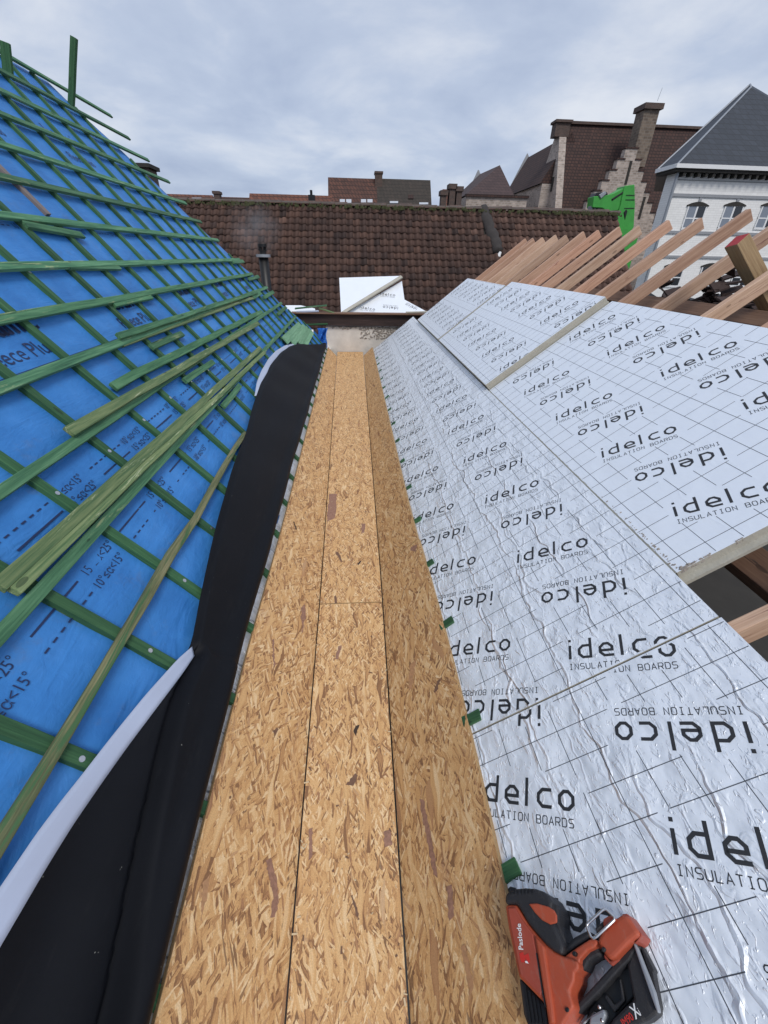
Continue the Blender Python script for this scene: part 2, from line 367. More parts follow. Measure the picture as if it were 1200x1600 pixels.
def film():
    m, nt, bs = newmat('blue_underlay_film')
    v = coords(nt)
    n = noise(nt, v, 3.5, 5, .6)
    c0 = ramp(nt, n, [(.3, (.026, .15, .43)), (.55, (.042, .205, .54)), (.75, (.065, .25, .62))])
    dirt = noise(nt, coords(nt, loc=(3, 5, 0)), 5.5, 7, .72)
    dm = math_(nt, 'MULTIPLY', math_(nt, 'SUBTRACT', dirt, .56), 5.0, clamp=True)
    c1 = mixc(nt, math_(nt, 'MULTIPLY', dm, .42), c0, (.13, .15, .2))
    sp = noise(nt, v, 150, 2, .5)
    spm = math_(nt, 'MULTIPLY', math_(nt, 'SUBTRACT', sp, .77), 20.0, clamp=True)
    c2 = mixc(nt, math_(nt, 'MULTIPLY', spm, .6), c1, (.45, .5, .6))
    lk(nt, c2, bs.inputs['Base Color']); bs.inputs['Roughness'].default_value = .5; bs.inputs['Specular IOR Level'].default_value = .3
    w1 = noise(nt, coords(nt, scale=(1.6, 6, 1), rot=(0, 0, R_(-25))), 1.6, 3, .5, .9)
    b = bump(nt, None, w1, .45, .03)
    w2 = noise(nt, coords(nt, scale=(9, 16, 1), rot=(0, 0, R_(30))), 1.5, 4, .55, 1.4)
    b = bump(nt, None, w2, .34, .01, b)
    bump(nt, bs, noise(nt, v, 500, 2, .5), .12, .001, b)
    return m
FILM = film()
INKB = plain('dark_blue_print', (.008, .022, .085), .5, var=.2)
def rubber():
    m, nt, bs = newmat('black_roofing_membrane')
    v = coords(nt)
    c0 = ramp(nt, noise(nt, v, 3, 6, .65), [(.3, (.0025, .003, .005)), (.7, (.0045, .0052, .008))])
    sp = math_(nt, 'MULTIPLY', math_(nt, 'SUBTRACT', noise(nt, v, 80, 2, .5), .765), 30.0, clamp=True)
    c1 = mixc(nt, math_(nt, 'MULTIPLY', sp, .6), c0, (.3, .3, .27))
    du = math_(nt, 'MULTIPLY', math_(nt, 'SUBTRACT', noise(nt, coords(nt, scale=(1.3, 7, 1), rot=(0, 0, .35)), 2.5, 7, .75), .56), 3.0, clamp=True)
    c1 = mixc(nt, math_(nt, 'MULTIPLY', du, .035), c1, (.3, .29, .27))
    sc_ = N(nt, 'ShaderNodeTexVoronoi', Scale=1.6); lk(nt, coords(nt, scale=(1, 9, 1), rot=(0, 0, .5)), sc_.inputs['Vector'])
    lk(nt, c1, bs.inputs['Base Color']); bs.inputs['Roughness'].default_value = .62; bs.inputs['Specular IOR Level'].default_value = .2
    bump(nt, bs, noise(nt, v, 700, 2, .6), .25, .001)
    return m
RUB = rubber()
BACKING = plain('pale_grey_backing', (.42, .47, .60), .5, var=.08, scale=10)

def tiles_mat():
    m, nt, bs = newmat('old_clay_pantile')
    v = coords(nt)
    at = N(nt, 'ShaderNodeAttribute'); at.attribute_name = 'tint'
    base = ramp(nt, at.outputs['Fac'], [(0, (.036, .018, .013)), (.45, (.082, .041, .028)), (.8, (.125, .062, .041)), (1, (.18, .098, .07))])
    g = noise(nt, v, 22, 6, .7)
    li = math_(nt, 'MULTIPLY', math_(nt, 'SUBTRACT', g, .60), 6.0, clamp=True)
    c1 = mixc(nt, math_(nt, 'MULTIPLY', li, .5), base, (.19, .165, .14))
    g2 = noise(nt, v, 1.1, 4, .6)
    c2 = mixc(nt, math_(nt, 'MULTIPLY', g2, .5), c1, (.035, .024, .024))
    lk(nt, c2, bs.inputs['Base Color']); bs.inputs['Roughness'].default_value = .8
    bump(nt, bs, noise(nt, v, 70, 4, .6), .3, .01)
    return m
TILE = tiles_mat()
def brickish(name, c1, c2, mortar, bw, bh, mort=.012, rough=.85, var=.5, bmp=.5, plane='XZ', squash=0, bias=0.0):
    m, nt, bs = newmat(name)
    t = N(nt, 'ShaderNodeTexCoord'); sp = N(nt, 'ShaderNodeSeparateXYZ'); lk(nt, t.outputs['Object'], sp.inputs[0])
    cb = N(nt, 'ShaderNodeCombineXYZ')
    # every face reads along itself: x+y for the run, z (or slope) for the courses
    run = math_(nt, 'ADD', sp.outputs['X'], sp.outputs['Y'])
    if plane == 'XZ': lk(nt, run, cb.inputs[0]); lk(nt, sp.outputs['Z'], cb.inputs[1])
    br = N(nt, 'ShaderNodeTexBrick', Scale=1.0); lk(nt, cb.outputs[0], br.inputs['Vector'])
    br.inputs['Color1'].default_value = (*c1, 1); br.inputs['Color2'].default_value = (*c2, 1); br.inputs['Mortar'].default_value = (*mortar, 1)
    br.inputs['Mortar Size'].default_value = mort; br.inputs['Brick Width'].default_value = bw; br.inputs['Row Height'].default_value = bh
    br.inputs['Bias'].default_value = bias; br.inputs['Mortar Smooth'].default_value = .3
    n = noise(nt, t.outputs['Object'], 3.0, 6, .7)
    f = math_(nt, 'MULTIPLY_ADD', n, 2*var, 1-var)
    hs = N(nt, 'ShaderNodeHueSaturation'); lk(nt, br.outputs[0], hs.inputs['Color']); lk(nt, f, hs.inputs['Value'])
    lk(nt, hs.outputs[0], bs.inputs['Base Color']); bs.inputs['Roughness'].default_value = rough
    bump(nt, bs, br.outputs['Fac'], -bmp, .02)
    return m
STONE = brickish('rubble_stone_wall', (.50, .41, .35), (.27, .215, .18), (.42, .37, .33), .30, .15, .025, var=.5)
BROOF = brickish('brown_plain_tiles', (.075, .036, .028), (.048, .025, .021), (.02, .011, .010), .3, .22, .03, var=.5)
BROOF2 = brickish('purple_brown_tiles', (.075, .047, .046), (.058, .037, .037), (.035, .024, .025), .3, .22, .02, var=.35)
REDROOF = brickish('red_clay_roof_tiles', (.17, .065, .040), (.12, .05, .034), (.04, .02, .016), .32, .36, .03, var=.45)
REDBRN = brickish('red_brown_roof_tiles', (.12, .052, .036), (.075, .036, .028), (.03, .016, .013), .32, .36, .035, var=.5)
SLATE = brickish('blue_grey_slates', (.030, .037, .051), (.022, .028, .039), (.012, .015, .021), .4, .26, .02, rough=.55, var=.3)
WHITEB = brickish('white_painted_brick', (.88, .87, .85), (.82, .81, .79), (.72, .71, .69), .3, .11, .01, var=.12, bmp=.3)
BRICK = brickish('dark_weathered_brick', (.11, .065, .05), (.07, .045, .038), (.10, .085, .075), .22, .08, .012, var=.5)
PLASTER = plain('old_off_white_plaster', (.62, .58, .53), .9, var=.3, scale=6, bmp=.5, bscale=22)
MORTAR = plain('crumbling_grey_mortar', (.34, .30, .265), .95, var=.6, scale=30, bmp=1, bscale=45)
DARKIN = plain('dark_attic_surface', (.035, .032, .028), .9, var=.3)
GREYTRIM = plain('grey_stone_trim', (.30, .31, .33), .7, var=.15)
WHITE = plain('white_frame_paint', (.78, .78, .78), .5, var=.06)
GLASS = plain('dark_window_glass', (.012, .015, .02), .12, var=.1, spec=.8)
GREYGL = plain('grey_shuttered_pane', (.22, .25, .30), .35, var=.1)
ZINC = plain('weathered_zinc', (.30, .32, .35), .5, metal=.3, var=.2)
LIMEG = plain('bright_green_machine_paint', (.045, .31, .045), .45, var=.35, scale=4)
BLACKM = plain('black_steel', (.012, .012, .013), .45, metal=.2, var=.2)
MOSS = plain('moss', (.07, .075, .03), .95, var=.6, scale=20, bmp=1, bscale=80)
ORANGE = plain('orange_red_plastic', (.40, .070, .028), .55, scuff=(.30, .19, .14), var=.22, scale=18, bmp=.12, bscale=400)
ORANGED = plain('dusty_red_plastic', (.34, .06, .034), .6, scuff=(.28, .18, .14), var=.2, scale=25)
BLKP = plain('black_rubber_plastic', (.017, .017, .02), .6, scuff=(.12, .11, .10), var=.25, scale=30, bmp=.2, bscale=500)
STEELM = plain('steel_wire', (.62, .62, .63), .3, metal=.95, var=.05)
WPRINT = plain('white_print', (.8, .8, .8), .5, var=.03)
RPRINT = plain('red_print', (.55, .03, .02), .5, var=.03)
REDEND = plain('red_painted_end_grain', (.42, .03, .035), .65, var=.3, scale=60)
BTARP = plain('blue_tarpaulin', (.03, .15, .50), .4, var=.25, scale=10)
GROUND = plain('asphalt_ground', (.05, .05, .052), .9, var=.3, scale=1)

# ------------------------------------------------------------------ setting: ground
g = MB(); g.quad((-400, -300, -7), (400, -300, -7), (400, 600, -7), (-400, 600, -7))
tag(g.build('ground', GROUND), kind='structure')

def bar(name, A, B, wd, th, n, mat, parent=None, bevel=.002, jit=.0012, seg=8, taper=0, endmat=None, twist=0):
    """timber of section wd x th from A to B; A, B on its lower face centre line; n = its upper face normal"""
    A = Vector(A); B = Vector(B); x = (B-A); Ln = x.length; x.normalize(); z = Vector(n); z = (z-x*z.dot(x)).normalized(); y = z.cross(x)
    mw = Matrix(((x.x, y.x, z.x, A.x), (x.y, y.y, z.y, A.y), (x.z, y.z, z.z, A.z), (0, 0, 0, 1)))
    mb = MB(); vs = []; ns = max(2, min(16, int(Ln/.3)+1))
    for i in range(ns+1):
        X = Ln*i/ns; j = lambda: rnd.uniform(-jit, jit); yo = rnd.uniform(-jit, jit)*1.5; tw = twist*(i/ns-.5)
        for (yy, zz) in ((-wd/2, 0), (wd/2, 0), (wd/2, th), (-wd/2, th)):
            y2 = yy*math.cos(tw)-(zz-th/2)*math.sin(tw); z2 = yy*math.sin(tw)+(zz-th/2)*math.cos(tw)+th/2
            vs.append((X+(j()*2 if i in (0, ns) else 0), y2+yo+j(), z2+j()*.5))
    fs = []
    for i in range(ns):
        for k in range(4): fs.append((i*4+k, (i+1)*4+k, (i+1)*4+(k+1) % 4, i*4+(k+1) % 4))
    mb.add(vs, fs); mb.add([vs[k] for k in range(4)], [(0, 1, 2, 3)], 0); mb.add([vs[ns*4+k] for k in range(4)], [(3, 2, 1, 0)], 1 if endmat else 0)
    o = mb.build(name, [mat]+([endmat] if endmat else []), parent, mw, recalc=False)
    bm = bmesh.new(); bm.from_mesh(o.data); bmesh.ops.remove_doubles(bm, verts=bm.verts, dist=1e-5); bmesh.ops.recalc_face_normals(bm, faces=bm.faces); bm.to_mesh(o.data); bm.free()
    if bevel:
        bv = o.modifiers.new('bevel', 'BEVEL'); bv.width = bevel; bv.segments = 2; bv.limit_method = 'ANGLE'; bv.angle_limit = R_(45)
    return o

# ------------------------------------------------------------------ vector lettering
def stroke(mb, pts, wd, tf, closed=False, mi=0, z=0.0):
    """mitred flat stroke through 2D points, mapped by tf(x, y, z)"""
    P = [Vector((p[0], p[1])) for p in pts]; n = len(P); Lf = []; Rt = []
    for i in range(n):
        a = P[i-1] if (i > 0 or closed) else None; b = P[(i+1) % n] if (i < n-1 or closed) else None
        d1 = (P[i]-a).normalized() if a is not None else None; d2 = (b-P[i]).normalized() if b is not None else None
        if d1 is None: d1 = d2
        if d2 is None: d2 = d1
        n1 = Vector((-d1.y, d1.x)); n2_ = Vector((-d2.y, d2.x)); mtr = (n1+n2_)
        if mtr.length < .3: mtr = n1.copy()
        mtr.normalize(); k = wd/2/max(.4, mtr.dot(n1))
        Lf.append(P[i]+mtr*k); Rt.append(P[i]-mtr*k)
    m = n if closed else n-1
    vs = [tf(p.x, p.y, z) for p in Lf]+[tf(p.x, p.y, z) for p in Rt]
    mb.add(vs, [(i, n+i, n+(i+1) % n, (i+1) % n) for i in range(m)], mi)
c8 = .25
def bowl(x0, x1, y0, y1, ch): return [(x0+ch, y0), (x1-ch, y0), (x1, y0+ch), (x1, y1-ch), (x1-ch, y1), (x0+ch, y1), (x0, y1-ch), (x0, y0+ch)]
def logo(mb, tf, W=.325, z=.0006):
    t = .0095; A_ = .078; Xh = .054; ch = .013; h = t/2
    U = lambda f: f*W
    T = lambda x, y, zz: tf(x, y, zz)
    stroke(mb, [(h, 0), (h, Xh)], t, T, z=z); stroke(mb, [(h, A_-.010), (h, A_)], t, T, z=z)
    x0, x1 = U(.10)+h, U(.25)-h
    stroke(mb, [(x1, A_), (x1, 0)], t, T, z=z); stroke(mb, [(x1, Xh-h), (x0+ch, Xh-h), (x0, Xh-ch-h), (x0, ch+h), (x0+ch, h), (x1, h)], t, T, z=z+.0001)
    x0, x1 = U(.32)+h, U(.47)-h
    stroke(mb, [(x1+h, h), (x0+ch, h), (x0, h+ch), (x0, Xh-ch-h), (x0+ch, Xh-h), (x1-ch, Xh-h), (x1, Xh-ch-h), (x1, Xh/2-.003), (x0, Xh/2-.003)], t, T, z=z)
    stroke(mb, [(U(.5475), A_), (U(.5475), 0)], t, T, z=z)
    x0, x1 = U(.65)+h, U(.79)
    stroke(mb, [(x1, h), (x0+ch, h), (x0, h+ch), (x0, Xh-ch-h), (x0+ch, Xh-h), (x1, Xh-h)], t, T, z=z)
    x0, x1 = U(.85)+h, W-h
    stroke(mb, bowl(x0, x1, h, Xh-h, ch), t, T, closed=True, z=z)
GL = {
 'I': [[(.2, 0), (.8, 0)], [(.5, 0), (.5, 1)], [(.2, 1), (.8, 1)]], 'N': [[(.05, 0), (.05, 1), (.95, 0), (.95, 1)]],
 'S': [[(0, 0), (.8, 0), (1, .15), (1, .38), (.8, .5), (.2, .5), (0, .64), (0, .85), (.2, 1), (1, 1)]],
 'U': [[(0, 1), (0, .18), (.2, 0), (.8, 0), (1, .18), (1, 1)]], 'L': [[(0, 1), (0, 0), (.9, 0)]],
 'A': [[(0, 0), (.5, 1), (1, 0)], [(.2, .32), (.8, .32)]], 'T': [[(0, 1), (1, 1)], [(.5, 1), (.5, 0)]],
 'O': [[(.2, 0), (.8, 0), (1, .18), (1, .82), (.8, 1), (.2, 1), (0, .82), (0, .18), (.2, 0)]],
 'B': [[(0, 0), (.8, 0), (1, .15), (1, .38), (.8, .5), (0, .5)], [(0, 0), (0, 1), (.75, 1), (.92, .85), (.92, .62), (.8, .5)]],
 'R': [[(0, 0), (0, 1), (.8, 1), (1, .85), (1, .62), (.8, .46), (0, .46)], [(.55, .46), (1, 0)]],
 'D': [[(0, 0), (.75, 0), (1, .22), (1, .78), (.75, 1), (0, 1), (0, 0)]]}
def subtitle(mb, tf, W=.325, z=.0006):
    s = "INSULATION BOARDS"; p = (W-.004)/16.75; cw = p*.68; chh = .0205; y0 = -.0395
    for i, ch in enumerate(s):
        if ch == ' ': continue
        for st in GL[ch]: stroke(mb, [(i*p+x*cw, y0+y*chh) for x, y in st], .0024, tf, z=z)
TH = math.atan2(-.13, .30); CU, SU = math.cos(TH), math.sin(TH)
def board_print(cols, s0, s1, y0, y1, h0, whole=False):
    """lettering and measuring grid printed on one insulation board; returns a mesh builder"""
    mb = MB(); zones = []
    def put(os, oy, rot, sub=True):
        uu, vv = (Vector((CU, SU)), Vector((-SU, CU)))
        cc = Vector((os, oy))+(uu*.16+vv*.04)*(-1 if rot else 1)
        if whole and not (s0-.02 < cc.x < s1+.02 and y0+.02 < cc.y < y1): return
        if rot: uu, vv = -uu, -vv
        tf = lambda x, y, z: (os+uu.x*x+vv.x*y, oy+uu.y*x+vv.y*y, h0+z)
        b = MB(); logo(b, tf); subtitle(b, tf)
        # letters cut by the edge of the board are left away
        keep = MB()
        for f, mi in zip(b.f, b.m):
            ps = [b.v[i] for i in f]
            for ax, lim, sg in ((0, s0, 1), (0, s1, -1), (1, y0, 1), (1, y1, -1)):
                out = []
                for a, b_ in zip(ps, ps[1:]+ps[:1]):
                    ia, ib = (a[ax]-lim)*sg > 0, (b_[ax]-lim)*sg > 0
                    if ia: out.append(a)
                    if ia != ib:
                        t = (lim-a[ax])/(b_[ax]-a[ax]); out.append(tuple(a[q]+(b_[q]-a[q])*t for q in range(3)))
                ps = out
                if len(ps) < 3: break
            if len(ps) >= 3: keep.add(ps, [tuple(range(len(ps)))], mi)
        mb.add(keep.v, keep.f, 0)
        zones.append((os, oy, uu, vv))
    for cs, cy in cols:
        k = math.floor((y0-cy)/.56)-1
        while cy+.56*k < y1+.3:
            yy = cy+.56*k; put(cs, yy, False)
            # the upside-down row in between
            uu, vv = Vector((CU, SU)), Vector((-SU, CU)); o = Vector((cs, yy))+uu*.222+vv*.315; put(o.x, o.y, True); k += 1
    def free(s, y):
        for os, oy, uu, vv in zones:
            d = Vector((s-os, y-oy)); a, b = d.dot(uu), d.dot(vv)
            if -.03 < a < .355 and -.055 < b < .095: return False
        return True
    P = .0952; lw = .0021
    def line(p, q, idx, lowz):
        # walk along and keep the free stretches
        n = max(1, int((Vector(q)-Vector(p)).length/.016)); run = None
        for i in range(n+1):
            t = i/n; s = p[0]+(q[0]-p[0])*t; y = p[1]+(q[1]-p[1])*t; ok = free(s, y)
            if ok and run is None: run = (s, y)
            if (not ok or i == n) and run is not None:
                if abs(s-run[0])+abs(y-run[1]) > .03:
                    stroke(mb, [run, (s, y)], lw, lambda a, b, z: (a, b, h0+z), z=lowz, mi=1)
                run = None
    i0 = math.ceil((s0-.035)/P)
    s = i0*P+.035
    while s < s1:
        line((s, y0), (s, y1), 0, .0003); s += P
    y = math.ceil((y0-.0)/P)*P
    while y < y1:
        line((s0, y), (s1, y), 1, .00042); y += P
    return mb

# ------------------------------------------------------------------ left roof
lroof = empty('batten_clad_roof', LP(0, 4, -.045))
tag(lroof, 'steep unfinished roof slope on the left with blue underlay film under a green batten grid', 'roof')
ztop = 3.86
edge = [(-.06, 9.05), (.43, 8.75), (1.05, 7.95), (1.59, 7.72), (1.78, 7.50), (2.21, 7.10), (2.51, 6.92), (2.82, 6.78), (3.12, 6.58), (3.38, 6.40), (3.58, 6.20), (3.73, 6.10), (ztop, 6.02)]
film_h = -.045
mb = MB(); top = [(-2.5, .0), ] and []
nrow = 60; ncol = 90; vs = []; fs = []
def edge_y(s):
    for (a, ya), (b, yb) in zip(edge, edge[1:]):
        if a <= s <= b: return ya+(yb-ya)*(s-a)/(b-a)
    return edge[-1][1] if s > edge[0][0] else edge[0][1]
for i in range(nrow+1):
    s = .02+(ztop-.02)*i/nrow; ye = edge_y(s)
    for j in range(ncol+1):
        y = -2.6+(ye+2.6)*j/ncol
        h = film_h+.0028*math.sin(y*16.1)*math.sin(s*9+y)+.0016*math.sin(s*23+y*3)
        vs.append((y, s, h))
for i in range(nrow):
    for j in range(ncol):
        a = i*(ncol+1)+j; fs.append((a, a+1, a+ncol+2, a+ncol+1))
mb.add(vs, fs)
filmo = mb.build('underlay_film', FILM, lroof, ML, smooth=True)
md = filmo.modifiers.new('thick', 'SOLIDIFY'); md.thickness = .003; md.offset = -1
# deck and far slope behind the film
mb = MB(); pts = [(-2.6, -.25)]+[(y-.03, s) for s, y in edge]+[(-2.6, ztop)]
mb.prism([(p[0], p[1], film_h-.13) for p in pts], [(p[0], p[1], film_h-.014) for p in pts])
mb.build('roof_deck', BROWNB, lroof, ML)
rt = LP(ztop, 0, film_h-.02)
mb = MB(); mb.prism([(rt.x-3.2, -2.6, rt.z-3.9), (rt.x-3.2, 8.6, rt.z-3.9), (rt.x, 6.0, rt.z-.09), (rt.x, -2.6, rt.z-.09)], [(rt.x-3.2, -2.6, rt.z-3.8), (rt.x-3.2, 8.6, rt.z-3.8), (rt.x, 6.0, rt.z), (rt.x, -2.6, rt.z)])
mb.build('rear_slope', FILM, lroof)
mb = MB(); mb.box(-4.9, -2.6, -7, -.9, 7.4, -1.2); mb.build('wall', BRICK, lroof)
# counter battens, running up the slope
cbs = [-1.64, -1.26, -.87, -.49, -.1, .29, .68, 1.07, 1.45, 1.85, 2.24, 2.63]+[3.02+.385*i for i in range(15)]
CT = .026
for i, y in enumerate(cbs):
    st = ztop
    for s_ in [x*.02 for x in range(0, 194)]:
        if edge_y(s_) < y+.05: st = s_; break
    if st < .15: continue
    pink = (abs(y-3.405) < .05)
    yy = y+rnd.uniform(-.008, .008); s_low = -.035+rnd.uniform(-.008, .008)
    if pink:
        o = bar('counter_batten', LP(s_low, yy, film_h), LP(2.2, yy, film_h), .045, CT, nL, GREENC, lroof)
        o2 = bar('counter_batten', LP(2.23, yy+.02, film_h), LP(st-.02, yy+.03, film_h), .045, CT, nL, PINKB, lroof); o2['label'] = 'bare pinkish counter batten among the green ones'
    else:
        o = bar('counter_batten', LP(s_low, yy, film_h), LP(st-.02, yy, film_h), .041, CT, nL, GREENC, lroof, seg=12)
    if -.2 < y < 4.4:
        for sc_s in (.41, .97, 1.86):
            p = LP(sc_s+rnd.uniform(-.02, .02), yy+rnd.uniform(-.006, .006), film_h+CT)
            sb = MB(); sb.tube([p, p+nL*.0022], .0085, 12); sb.tube([p+nL*.0022, p+nL*.0032], .0035, 6)
            so = sb.build('screw_head', STEELM, o)
# edge batten along the slanting verge
ev = [LP(s, y-.03, film_h) for s, y in edge if s > .4]
for a_, b_ in ((1, 3), (4, 6)):
    pass
# tiling battens, along the roof
BT = .021; bh = film_h+CT
rows = [(3.80, 7.22, -.03), (3.525, 7.15, 0), (3.255, 7.17, 0), (2.985, 7.28, 0), (2.685, 7.18, 0), (2.42, 7.13, 0), (2.135, 7.20, 0), (1.86, 7.5, 0), (1.59, 7.52, 0), (1.335, 7.75, 0), (1.045, 7.82, 0), (.76, 8.05, 0)]
for s, ye, _ in rows:
    s += 0.008 if abs(s-1.86) < .01 else .026
    bar('tiling_batten', LP(s, -2.4, bh), LP(s+rnd.uniform(-.012, .012), ye, bh), .042, BT, nL, GREEN, lroof, jit=.0018)
# loose pieces lying on the battens: pixel ends, height, width, material
top1 = bh+BT
loose = [
 ((40, 349), (130, 366), top1-.024, .042, GREEN, 'short green offcut lying under the fifth batten near the left edge of the photo', -.0),
 ((106, 414), (187, 416), top1-.024, .044, GREEN, 'short green offcut lapped under the level batten at mid roof', 0),
 ((178, 474), (237, 462), top1-.024, .042, GREEN, 'short green offcut above the printed lettering on the blue film', 0),
 ((238, 541), (286, 520), top1-.024, .042, GREEN, 'short green offcut just below the double stack of battens', 0),
 ((290, 594), (334, 564), top1-.024, .042, GREEN, 'short green offcut below the middle stack of loose battens', 0),
 ((350, 634), (376, 601), top1-.024, .042, GREEN, 'short green offcut with brown end beside the black membrane', 0),
]
for i, (p, q, h, wd, mt, lab, _) in enumerate(loose):
    a_, b_ = Lsy(*p, h+BT), Lsy(*q, h+BT)
    tag(bar('batten_offcut', LP(a_[0], a_[1], h), LP(b_[0], b_[1], h), wd, BT, nL, mt), lab, 'batten', 'short offcuts of green batten on the left roof')
longs = [
 ((186, 524), (402, 456), top1, .040, GREEN, 'long green batten of the double stack starting beside the printed lettering, upper one'),
 ((190, 536), (401, 463), top1-.024, .034, GREENW, 'worn brownish green batten of the double stack, lower one'),
 ((178, 602), (410, 486), top1-.024, .05, GREEN, 'bright green loose batten topmost in the middle stack on the left roof'),
 ((110, 673), (404, 504), top1, .045, GREENW, 'yellow streaked worn batten of the middle stack, its pale end furthest left'),
 ((2, 915), (408, 543), top1, .044, GREENW, 'broad grainy green batten of the lowest stack, upper left one'),
 ((22, 922), (414, 549), top1-.002, .034, GREENW, 'yellow streaked weathered batten of the lowest stack, middle one'),
]
for p, q, h, wd, mt, lab in longs:
    a_, b_ = Lsy(*p, h+BT), Lsy(*q, h+BT)
    tag(bar('loose_batten', LP(a_[0], a_[1], h), LP(b_[0], b_[1], h), wd, BT, nL, mt, jit=.0025, bevel=.003), lab, 'batten', 'long loose battens stacked on the left roof')
a_, b_ = Lsy(-60, 1425, top1), Lsy(384, 676, top1)
def warped():
    A, B = LP(a_[0], a_[1], bh), LP(b_[0], b_[1], bh)
    return bar('loose_batten', A, B, .036, .024, nL, OLIVE, jit=.006, bevel=.005, twist=.5)
tag(warped(), 'old olive brown weathered batten lying alone along the edge of the black membrane', 'batten', 'long loose battens stacked on the left roof')
# little packing pieces at the far ends of the battens
endp = [((362, 407), (379, 406)), ((388, 434), (403, 430)), ((394, 462), (406, 455)), ((411, 463), (426, 454)), ((433, 489), (446, 478))]
for i, (p, q) in enumerate(endp):
    a_, b_ = Lsy(*p, top1), Lsy(*q, top1)
    tag(bar('packing_piece', LP(a_[0]-.02, a_[1], top1-.02), LP(b_[0]-.02, b_[1], top1-.02), .05, .024, nL, GREEN),
        ['stubby green packing piece at the far end of the level batten', 'second stubby green packing piece down the far edge of the left roof', 'green packing piece beside the far end of the double batten stack',
         'green packing piece overhanging the far roof edge beside the flue', 'lowest green packing piece on the far roof edge'][i], 'batten', 'packing pieces at the far ends of the battens')
# pile of short boards at the far foot of the slope
pile = [((446, 531), (470, 507)), ((457, 534), (477, 510)), ((468, 536), (482, 513)), ((476, 537), (487, 517))]
for i, (p, q) in enumerate(pile):
    h = .03-.004*i
    a_, b_ = Lsy(*p, h), Lsy(*q, h)
    tag(bar('short_board', LP(a_[0], a_[1], h-.02), LP(b_[0], b_[1], h-.02), .115, .02, nL, PALEG),
        ['pale green short board furthest up the slope in the pile behind the black membrane', 'second pale green short board in the pile behind the black membrane', 'third pale green short board in the pile behind the black membrane', 'pale green short board of the pile nearest the gutter'][i],
        'board', 'short green boards piled at the far foot of the left roof')
# posts standing up at the ridge
p0, p1 = PY(113, 166, 6.12), PY(118, 60, 6.12)
tag(bar('ridge_post', p0+(p0-p1)*.12, p1, .05, .045, (0, -1, 0), GREENC), 'tall dark green lath sticking up above the left roof ridge', 'post')
p0, p1 = PY(2, 118, 5.1), PY(10, 67, 5.1)
tag(bar('ridge_post', p0-Vector((.02, 0, .3)), p1, .07, .03, (0, -1, 0), GREENC), 'stub of green lath at the ridge in the top left corner', 'post')

# print on the film
def text_mesh(name, s, size, align='LEFT'):
    cu = bpy.data.curves.new(name, 'FONT'); cu.body = s; cu.size = size; cu.align_x = align; cu.resolution_u = 3
    o = bpy.data.objects.new('tmp', cu); col.objects.link(o)
    dg = bpy.context.evaluated_depsgraph_get(); me = bpy.data.meshes.new_from_object(o.evaluated_get(dg))
    bpy.data.objects.remove(o); return me
def text_into(mb, s, size, tf, mi=0, sx=1.0):
    me = text_mesh('t', s, size)
    mb.add([tf(v.co.x*sx, v.co.y) for v in me.vertices], [tuple(p.vertices) for p in me.polygons], mi); bpy.data.meshes.remove(me)
pm = MB(); ph = film_h+.0062
def ftxt(s, size, y, sl, rot=0, sx=1.0):
    sl -= .05
    sg = -1 if rot else 1
    text_into(pm, s, size, lambda a, b: (y+sg*a, sl+sg*b, ph), 0, sx)
def fseg(y0, y1, s, w_):
    s -= .05; pm.add([(y0, s-w_/2, ph), (y1, s-w_/2, ph), (y1, s+w_/2, ph), (y0, s+w_/2, ph)], [(0, 1, 2, 3)])
def angle_row(s, kind, rot, y0=-.5, y1=8.4, off=0):
    per = .555; y = y0+off
    while y < min(y1, edge_y(s)-.2):
        if kind == 'solid':
            ftxt('15°≤α<25°', .046, y+(.0 if not rot else .235), s+(.04 if rot else 0), rot, .92); fseg(y+.27, y+.52, s+.016, .007)
        else:
            ftxt('10°≤α<15°', .046, y+(.0 if not rot else .235), s+(.04 if rot else 0), rot, .92)
            for k in range(7): fseg(y+.265+k*.041, y+.287+k*.041, s+.016, .006)
        y += per
angle_row(.750, 'solid', 0, off=.05); angle_row(.692, 'dash', 0, off=.03)
angle_row(.995, 'dash', 0, off=.26); angle_row(.943, 'solid', 0, off=.28)
angle_row(2.24, 'solid', 0, off=.1); angle_row(2.17, 'dash', 0, off=.12)
angle_row(2.50, 'dash', 0, off=.3); angle_row(3.36, 'solid', 0, y1=6, off=.2)
fseg(-.5, 8.0, 1.455, .003)
y = .55
while y < 7.2:
    for o_ in (0, .006, .012): ftxt('koramic', .17, y+.10+o_, 1.615+o_*.3, 0, .85)
    ftxt('Fleece Plus', .105, y+.06, 1.497, 0, 1.0)
    y += 1.18
y = 1.2
while y < 5.8:
    ftxt('koramic', .17, y, 3.08, 0, .9); ftxt('Fleece Plus', .1, y, 2.9, 0, .9); y += 1.18
pm.build('printed_marks', INKB, filmo, ML, recalc=False)

# silver strip under the board edge
mb = MB(); n = 160
vs = []; fs = []
for j in range(n+1):
    y = -1.6+(9.0+1.6)*j/n
    for i in range(7):
        s = -.09+.175*i/6; vs.append((y, s, film_h+.006+(.006 if 0 < i < 6 else -.002)*math.sin(j*1.3+i*2.1)*(.6+.4*math.sin(j*.37))))
for j in range(n):
    for i in range(6): a_ = j*7+i; fs.append((a_, a_+7, a_+8, a_+1))
mb.add(vs, fs); tag(mb.build('foil_strip', SILV, None, ML, smooth=True), 'narrow crinkled silver foil strip between the black membrane and the board gutter', 'foil')

